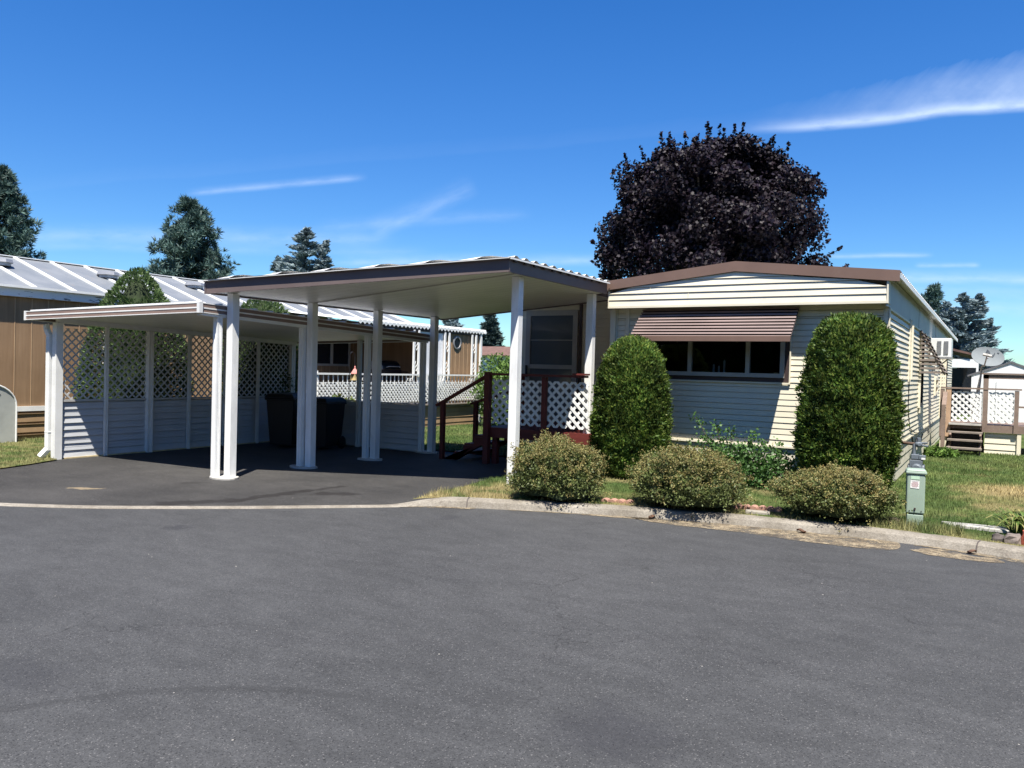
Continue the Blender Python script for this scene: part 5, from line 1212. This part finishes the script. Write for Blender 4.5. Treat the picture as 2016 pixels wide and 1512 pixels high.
# rounded dwarf spruces behind the lattice
def dwarf(c, z1, prof, n, label, seed, hole=None):
    o = thing('dwarf_spruce', (c[0], c[1], 0), label, 'shrub', 'dwarf spruces behind the low carport')
    lump_body(c, prof, .1, z1-.05, .62 if hole else .86, .07, 2.0, seed).build('shade_core', cedar_core, o)
    sk = (lambda P: (np.linalg.norm((P-np.array(hole[0]))*np.array([1,1,1.35]), axis=1)+.05*nz3(P, 9, 2) < hole[1])) if hole else None
    V, Fc = sprays(c, prof, .05, z1, n, .085, .034, .25, .9, .015, .07, 2.0, seed, .07, .5, sk); npmesh('foliage', V, Fc, dwarf_leaf, o)
    mb = MB(); mb.tube([(c[0],c[1],-.1),(c[0],c[1],1)], .05, 8); mb.build('trunk', bark, o)
dwarf((-13.8,8.98), 3.30, [(0,.86),(.3,.95),(.55,.84),(.7,.70),(.8,.55),(.88,.40),(.94,.27),(.98,.15),(1,.03)], 20000, 'conical dwarf spruce with a bare hollow standing above the low carport roof', 5., ((-13.45,8.72,2.86),.24))
dwarf((-13.2,11.45), 2.98, [(0,.75),(.3,.86),(.6,.80),(.8,.66),(.9,.50),(.96,.32),(1,.04)], 13000, 'rounded dwarf spruce peeping between the two carport roofs', 15.)
# broadleaf shrub behind the porch and low flowers by the neighbour's deck
def shrub(name, c, r, z0, z1, n, L, mat, label, cat='shrub'):
    o = thing(name, (c[0], c[1], z0), label, cat)
    P = rdir(n)*(RNG.random(n)**.33)[:,None]; f = 1+.35*nz3(P, 2.2, c[0]); P = P*f[:,None]; P = P*np.array([r, r, (z1-z0)/2])+np.array([c[0], c[1], (z0+z1)/2])
    V, Fc = kites(P, unit(rdir(n)+np.array([0,0,.3])), rdir(n), RNG.uniform(L*.7,L*1.3,n), RNG.uniform(L*.4,L*.6,n), .2); npmesh('foliage', V, Fc, mat, o)
    mb = MB()
    for k in range(7): a = k*.9; mb.tube([(c[0],c[1],z0-.05),(c[0]+r*.5*math.cos(a), c[1]+r*.5*math.sin(a), z0+(z1-z0)*.7)], .014, 5)
    mb.build('stem', bark, o)
shrub('leafy_shrub', (-11.75,18.75), .85, 0, 1.98, 5200, .10, shrub_leaf, 'bright green leafy shrub behind the red porch steps')
shrub('flowering_plant', (-12.2,12.75), .42, 0, .92, 900, .10, strap_leaf, 'low yellow green plant before the neighbour\'s lattice railing', 'plant')
shrub('weed_clump', (-.95,19.2), .38, -.06, .16, 700, .12, shrub_leaf, 'low weedy clump beside the back deck steps', 'plant')

# ------------------------------------------------------------------ trees
def limb(mb, a, b, r0, r1, sag=.0, n=5):
    a, b = Vector(a), Vector(b); pa = []
    for k in range(n+1):
        f = k/n; p_ = a.lerp(b, f); p_.z += sag*math.sin(math.pi*f)*(b-a).length; p_ += Vector((noise.noise(p_*.7), noise.noise(p_*.7+Vector((7,0,0))), 0))*.12*math.sin(math.pi*f)*(b-a).length*.3; pa.append(p_)
    mb.tube(pa, [r0+(r1-r0)*k/n for k in range(n+1)], 7)
def maple(base, zc, rxy, rz, label):
    o = thing('purple_maple', base, label, 'tree'); bx, by_, bz = base
    mb = MB(); mb.tube([(bx,by_,bz),(bx+.05,by_,bz+1.2),(bx,by_+.05,bz+2.6)], [.34,.25,.22], 12); cl = []
    nc = 0
    env = [(4.3,3.8),(4.9,4.1),(5.6,4.15),(6.4,3.85),(7.1,3.65),(7.8,3.45),(8.4,3.0),(8.95,1.9),(9.3,.9)]   # crown radius by height
    zs_, rs_ = zip(*env)
    while nc < 205:
        z = RNG.uniform(4.3, 9.1); a = RNG.uniform(0, 6.283); u = RNG.random()**(.33 if nc > 35 else .9)
        r = max(.1, float(np.interp(z, zs_, rs_))-.42)*u*(1+.30*noise.noise(Vector((math.cos(a)*2.1, math.sin(a)*2.1, z*.8))))
        if RNG.random() > (.35+.65*float(np.interp(z, zs_, rs_))/4.1): continue
        cl.append(np.array([bx+r*math.cos(a), by_+r*math.sin(a), z])); nc += 1
    for pos in cl[::5]:
        hub = Vector((bx,by_,bz+2.2+.25*(pos[2]-3))); limb(mb, hub, pos, .09, .02, .06)
    mb.tube([(bx,by_+.05,bz+2.5),(bx+.1,by_,zc),(bx,by_,zc+rz*.6)], [.22,.14,.04], 10)
    mb.build('trunk', bark, o)
    Ps = []
    for pos in cl:
        k = int(RNG.integers(560,800)); Ps.append(pos+rdir(k)*(RNG.random(k)**.45)[:,None]*np.array([.62,.62,.50])*RNG.uniform(.75,1.25))
    # leafy shoots rising above the crown
    for pos in cl:
        rel = (pos-np.array([bx,by_,zc]))/np.array([rxy,rxy,rz])
        if np.linalg.norm(rel) > .78 and RNG.random() < .8:
            dv_ = np.array([rel[0]*.5, rel[1]*.5, 1.0 if rel[2] > -.1 else .35]); dv_ /= np.linalg.norm(dv_); L = RNG.uniform(.3,.8); f = RNG.random(40)**.8; Ps.append(pos+np.outer(f*L+.3, dv_)+rdir(40)*(RNG.random(40)*(.17-.13*f))[:,None])
    P = np.concatenate(Ps); n = len(P); O = unit(P-np.array([bx,by_,zc]))
    N = unit(O*.6+np.array([0,0,.45])+rdir(n)*.95); U = np.cross(N, rdir(n)); U = unit(U); S = np.cross(N, U); s = RNG.uniform(.042,.074,n)[:,None]
    # five-lobed leaf: 8-gon outline
    out = [(0,-.7),(.35,-.35),(1,-.25),(.55,.15),(.62,.75),(.0,1.15),(-.62,.75),(-.55,.15),(-1,-.25),(-.35,-.35)]
    V = np.stack([P+U*(s*y)+S*(s*x)-N*(s*.25*abs(x)) for x, y in out], 1).reshape(-1,3)
    npmesh('crown', V, np.arange(n*len(out)).reshape(-1,len(out)), maple_leaf, o)
maple((-8.5,26.5,-.1), 6.1, 3.75, 3.1, 'broad dark purple maple rising behind the cream home')

def pine(base, h, rad, z_low, mat, label, seed, nb=120, name='pine_tree', ell=.8, tuftL=.40, dens=1.0):
    o = thing(name, base, label, 'tree'); rs = random.Random(seed); bx, by_, bz = base
    mb = MB(); mb.tube([(bx,by_,bz),(bx,by_,bz+h*.5),(bx,by_,bz+h*.97)], [.02*h,.013*h,.03], 9); T = []; Dd = []
    for k in range(nb):
        f = ((k+rs.random())/nb)**.9; z = z_low+(h-z_low)*f; L = rad*max(.05, (1-f)**ell)*rs.uniform(.62,1.15)*(min(1, .55+f*2.2)); a = rs.random()*6.283
        a0 = Vector((bx,by_,bz+z)); a1 = a0+Vector((math.cos(a)*L, math.sin(a)*L, L*rs.uniform(.10,.45)))
        mb.tube([a0, a0.lerp(a1,.5)-Vector((0,0,.05*L)), a1], [.03+.012*L,.02+.008*L,.012], 5, False)
        nt = max(4, int(L*6.4*dens))
        for j in range(nt):
            g = 1-.75*(j/nt)**1.2; p_ = a0.lerp(a1, g)+Vector((rs.gauss(0,.16), rs.gauss(0,.16), rs.gauss(.05,.12)))*(.6+.25*L); T.append(tuple(p_)); Dd.append((math.cos(a)*.6, math.sin(a)*.6, .75))
    for j in range(6): T.append((bx+rs.gauss(0,.1), by_+rs.gauss(0,.1), bz+h-.18*j)); Dd.append((0,0,1))
    mb.build('trunk', bark, o)
    T = np.array(T); Dd = unit(np.array(Dd)); k = 17; P = np.repeat(T, k, 0); n = len(P); D = unit(np.repeat(Dd, k, 0)*.75+rdir(n)*.95); L = RNG.uniform(.7,1.2,n)*tuftL
    V, Fc = kites(P+D*(L*.5)[:,None], D, rdir(n), L, L*.15, .1); npmesh('crown', V, Fc, mat, o)
def spruce(base, h, rad, mat, label, seed, n=30000, name='spruce_tree', tops=((0,0,1.0),), kl=.26, ell=.75):
    o = thing(name, base, label, 'tree'); bx, by_, bz = base; rs = random.Random(seed)
    mb = MB(); mb.tube([(bx,by_,bz),(bx,by_,bz+h*.6),(bx,by_,bz+h)], [.018*h,.01*h,.02], 9); Ps, Ds = [], []
    nb = int(h*46)
    for k in range(nb):
        tx, ty, th = tops[k % len(tops)] if rs.random() < .75 else tops[0]; H = h*th
        f = ((k+rs.random())/nb)**.8; z = .6+(H-.6)*f; a = rs.random()*6.283
        ww = rad if (tx, ty) == (0, 0) else rad*.55
        L = ww*max(.04, (1-f)**ell)*rs.uniform(.7,1.12); c0 = np.array([bx+tx*f, by_+ty*f, bz+z]); d_ = np.array([math.cos(a), math.sin(a), 0.]); m_ = max(16, int(n/nb*(.35+L/rad*1.5)))
        s = np.sqrt(RNG.random(m_)); droop = -.30*s+.26*s*s*s
        P = c0+np.outer(s*L, d_)+np.outer(droop*L, [0,0,1])+RNG.normal(size=(m_,3))*np.array([.09,.09,.05])*(.5+L*.42)
        Ps.append(P); Ds.append(np.repeat((d_+np.array([0,0,.30]))[None], m_, 0))
        if k % 3 == 0: mb.tube([tuple(c0), tuple(c0+d_*L*.5-np.array([0,0,.16*L])), tuple(c0+d_*L*.95-np.array([0,0,.06*L]))], [.02+.008*L,.012,.006], 5, False)
    for tx, ty, th in tops:
        m_ = 60; s = RNG.random(m_); Ps.append(np.stack([bx+tx+RNG.normal(size=m_)*.05, by_+ty+RNG.normal(size=m_)*.05, bz+h*th-s*.7], 1)); Ds.append(np.repeat(np.array([[0,0,1.]]), m_, 0))
    mb.build('trunk', bark, o)
    P = np.concatenate(Ps); D = np.concatenate(Ds); m_ = len(P); L = RNG.uniform(.7,1.3,m_)*kl
    V, Fc = kites(P, unit(D+rdir(m_)*.55), rdir(m_), L, L*.30, .15); npmesh('crown', V, Fc, mat, o)
pine((-48.9,23.2,-.3), 12.5, 3.5, 2, pine_leaf, 'tall dark pine cut by the left edge of the photograph above the grey roof', 4, 260, ell=.6)
pine((-43.9,32.0,-.3), 11.9, 3.7, 2, pine_leaf, 'broad dark pine above the grey metal roof right of the edge pine', 11, 260, ell=.6)
pine((-3.74,62.3,-.3), 8.3, 2.6, 1.5, pine_leaf, 'small distant dark pine peeking over the right roof edge of the cream home', 17, 110)
spruce((-33.8,32.3,-.3), 9.6, 3.4, spruce_leaf, 'blue spruce with two side leaders rising over the tall carport roof', 5, 60000, tops=((0,0,1),(1.0,.6,.93),(-1.35,-.8,.83)), ell=.62, kl=.3)
spruce((-1.5,48.6,-.3), 6.55, 2.85, spruce_leaf, 'wide blue spruce behind the satellite dish and shed', 8, 60000, tops=((0,0,1),(.7,.35,1.0),(-.75,-.5,.93),(1.3,.7,.8)), ell=.6)
spruce((-23.6,32.6,-.3), 4.75, 2.0, spruce_leaf, 'short blue spruce over the far end of the neighbour\'s roof', 9, 26000)
spruce((-22.95,35.2,-.3), 5.0, 1.5, dark_spruce, 'dark narrow spruce between the neighbour\'s roof and the sky gap', 14, 26000, kl=.26)

# ------------------------------------------------------------------ unseen trees added to block low sky light, across the street and next lot
mb = MB(); Ps = []
spots = [(-38+4.4*k+random.uniform(-.8,.8), -17+random.uniform(-1.5,1.5), random.uniform(6.5,9.5), random.uniform(3.0,3.9)) for k in range(16)]+[(7.2+random.uniform(-.5,.5), 4.5+4.2*k, random.uniform(4.2,5.6), 2.5) for k in range(7)]
for x, y, h, r in spots:
    mb.tube([(x,y,-.3),(x,y,h*.5),(x+.1,y,h*.8)], [.22,.16,.05], 8); n = 2800
    d_ = rdir(n); f = (RNG.random(n)**.4)*(1+.3*nz3(d_, 1.8, x)); Ps.append(d_*f[:,None]*np.array([r,r,h*.46])+np.array([x,y,h*.54]))
P = np.concatenate(Ps); n = len(P); V, Fc = kites(P, rdir(n), rdir(n), RNG.uniform(.5,.9,n), RNG.uniform(.35,.55,n), .2)
o = tag(npmesh('sky_block_trees', V, Fc, shrub_leaf), kind='stuff'); q = mb.build('sky_block_trunks', bark); q.parent = o; q['kind'] = 'stuff'
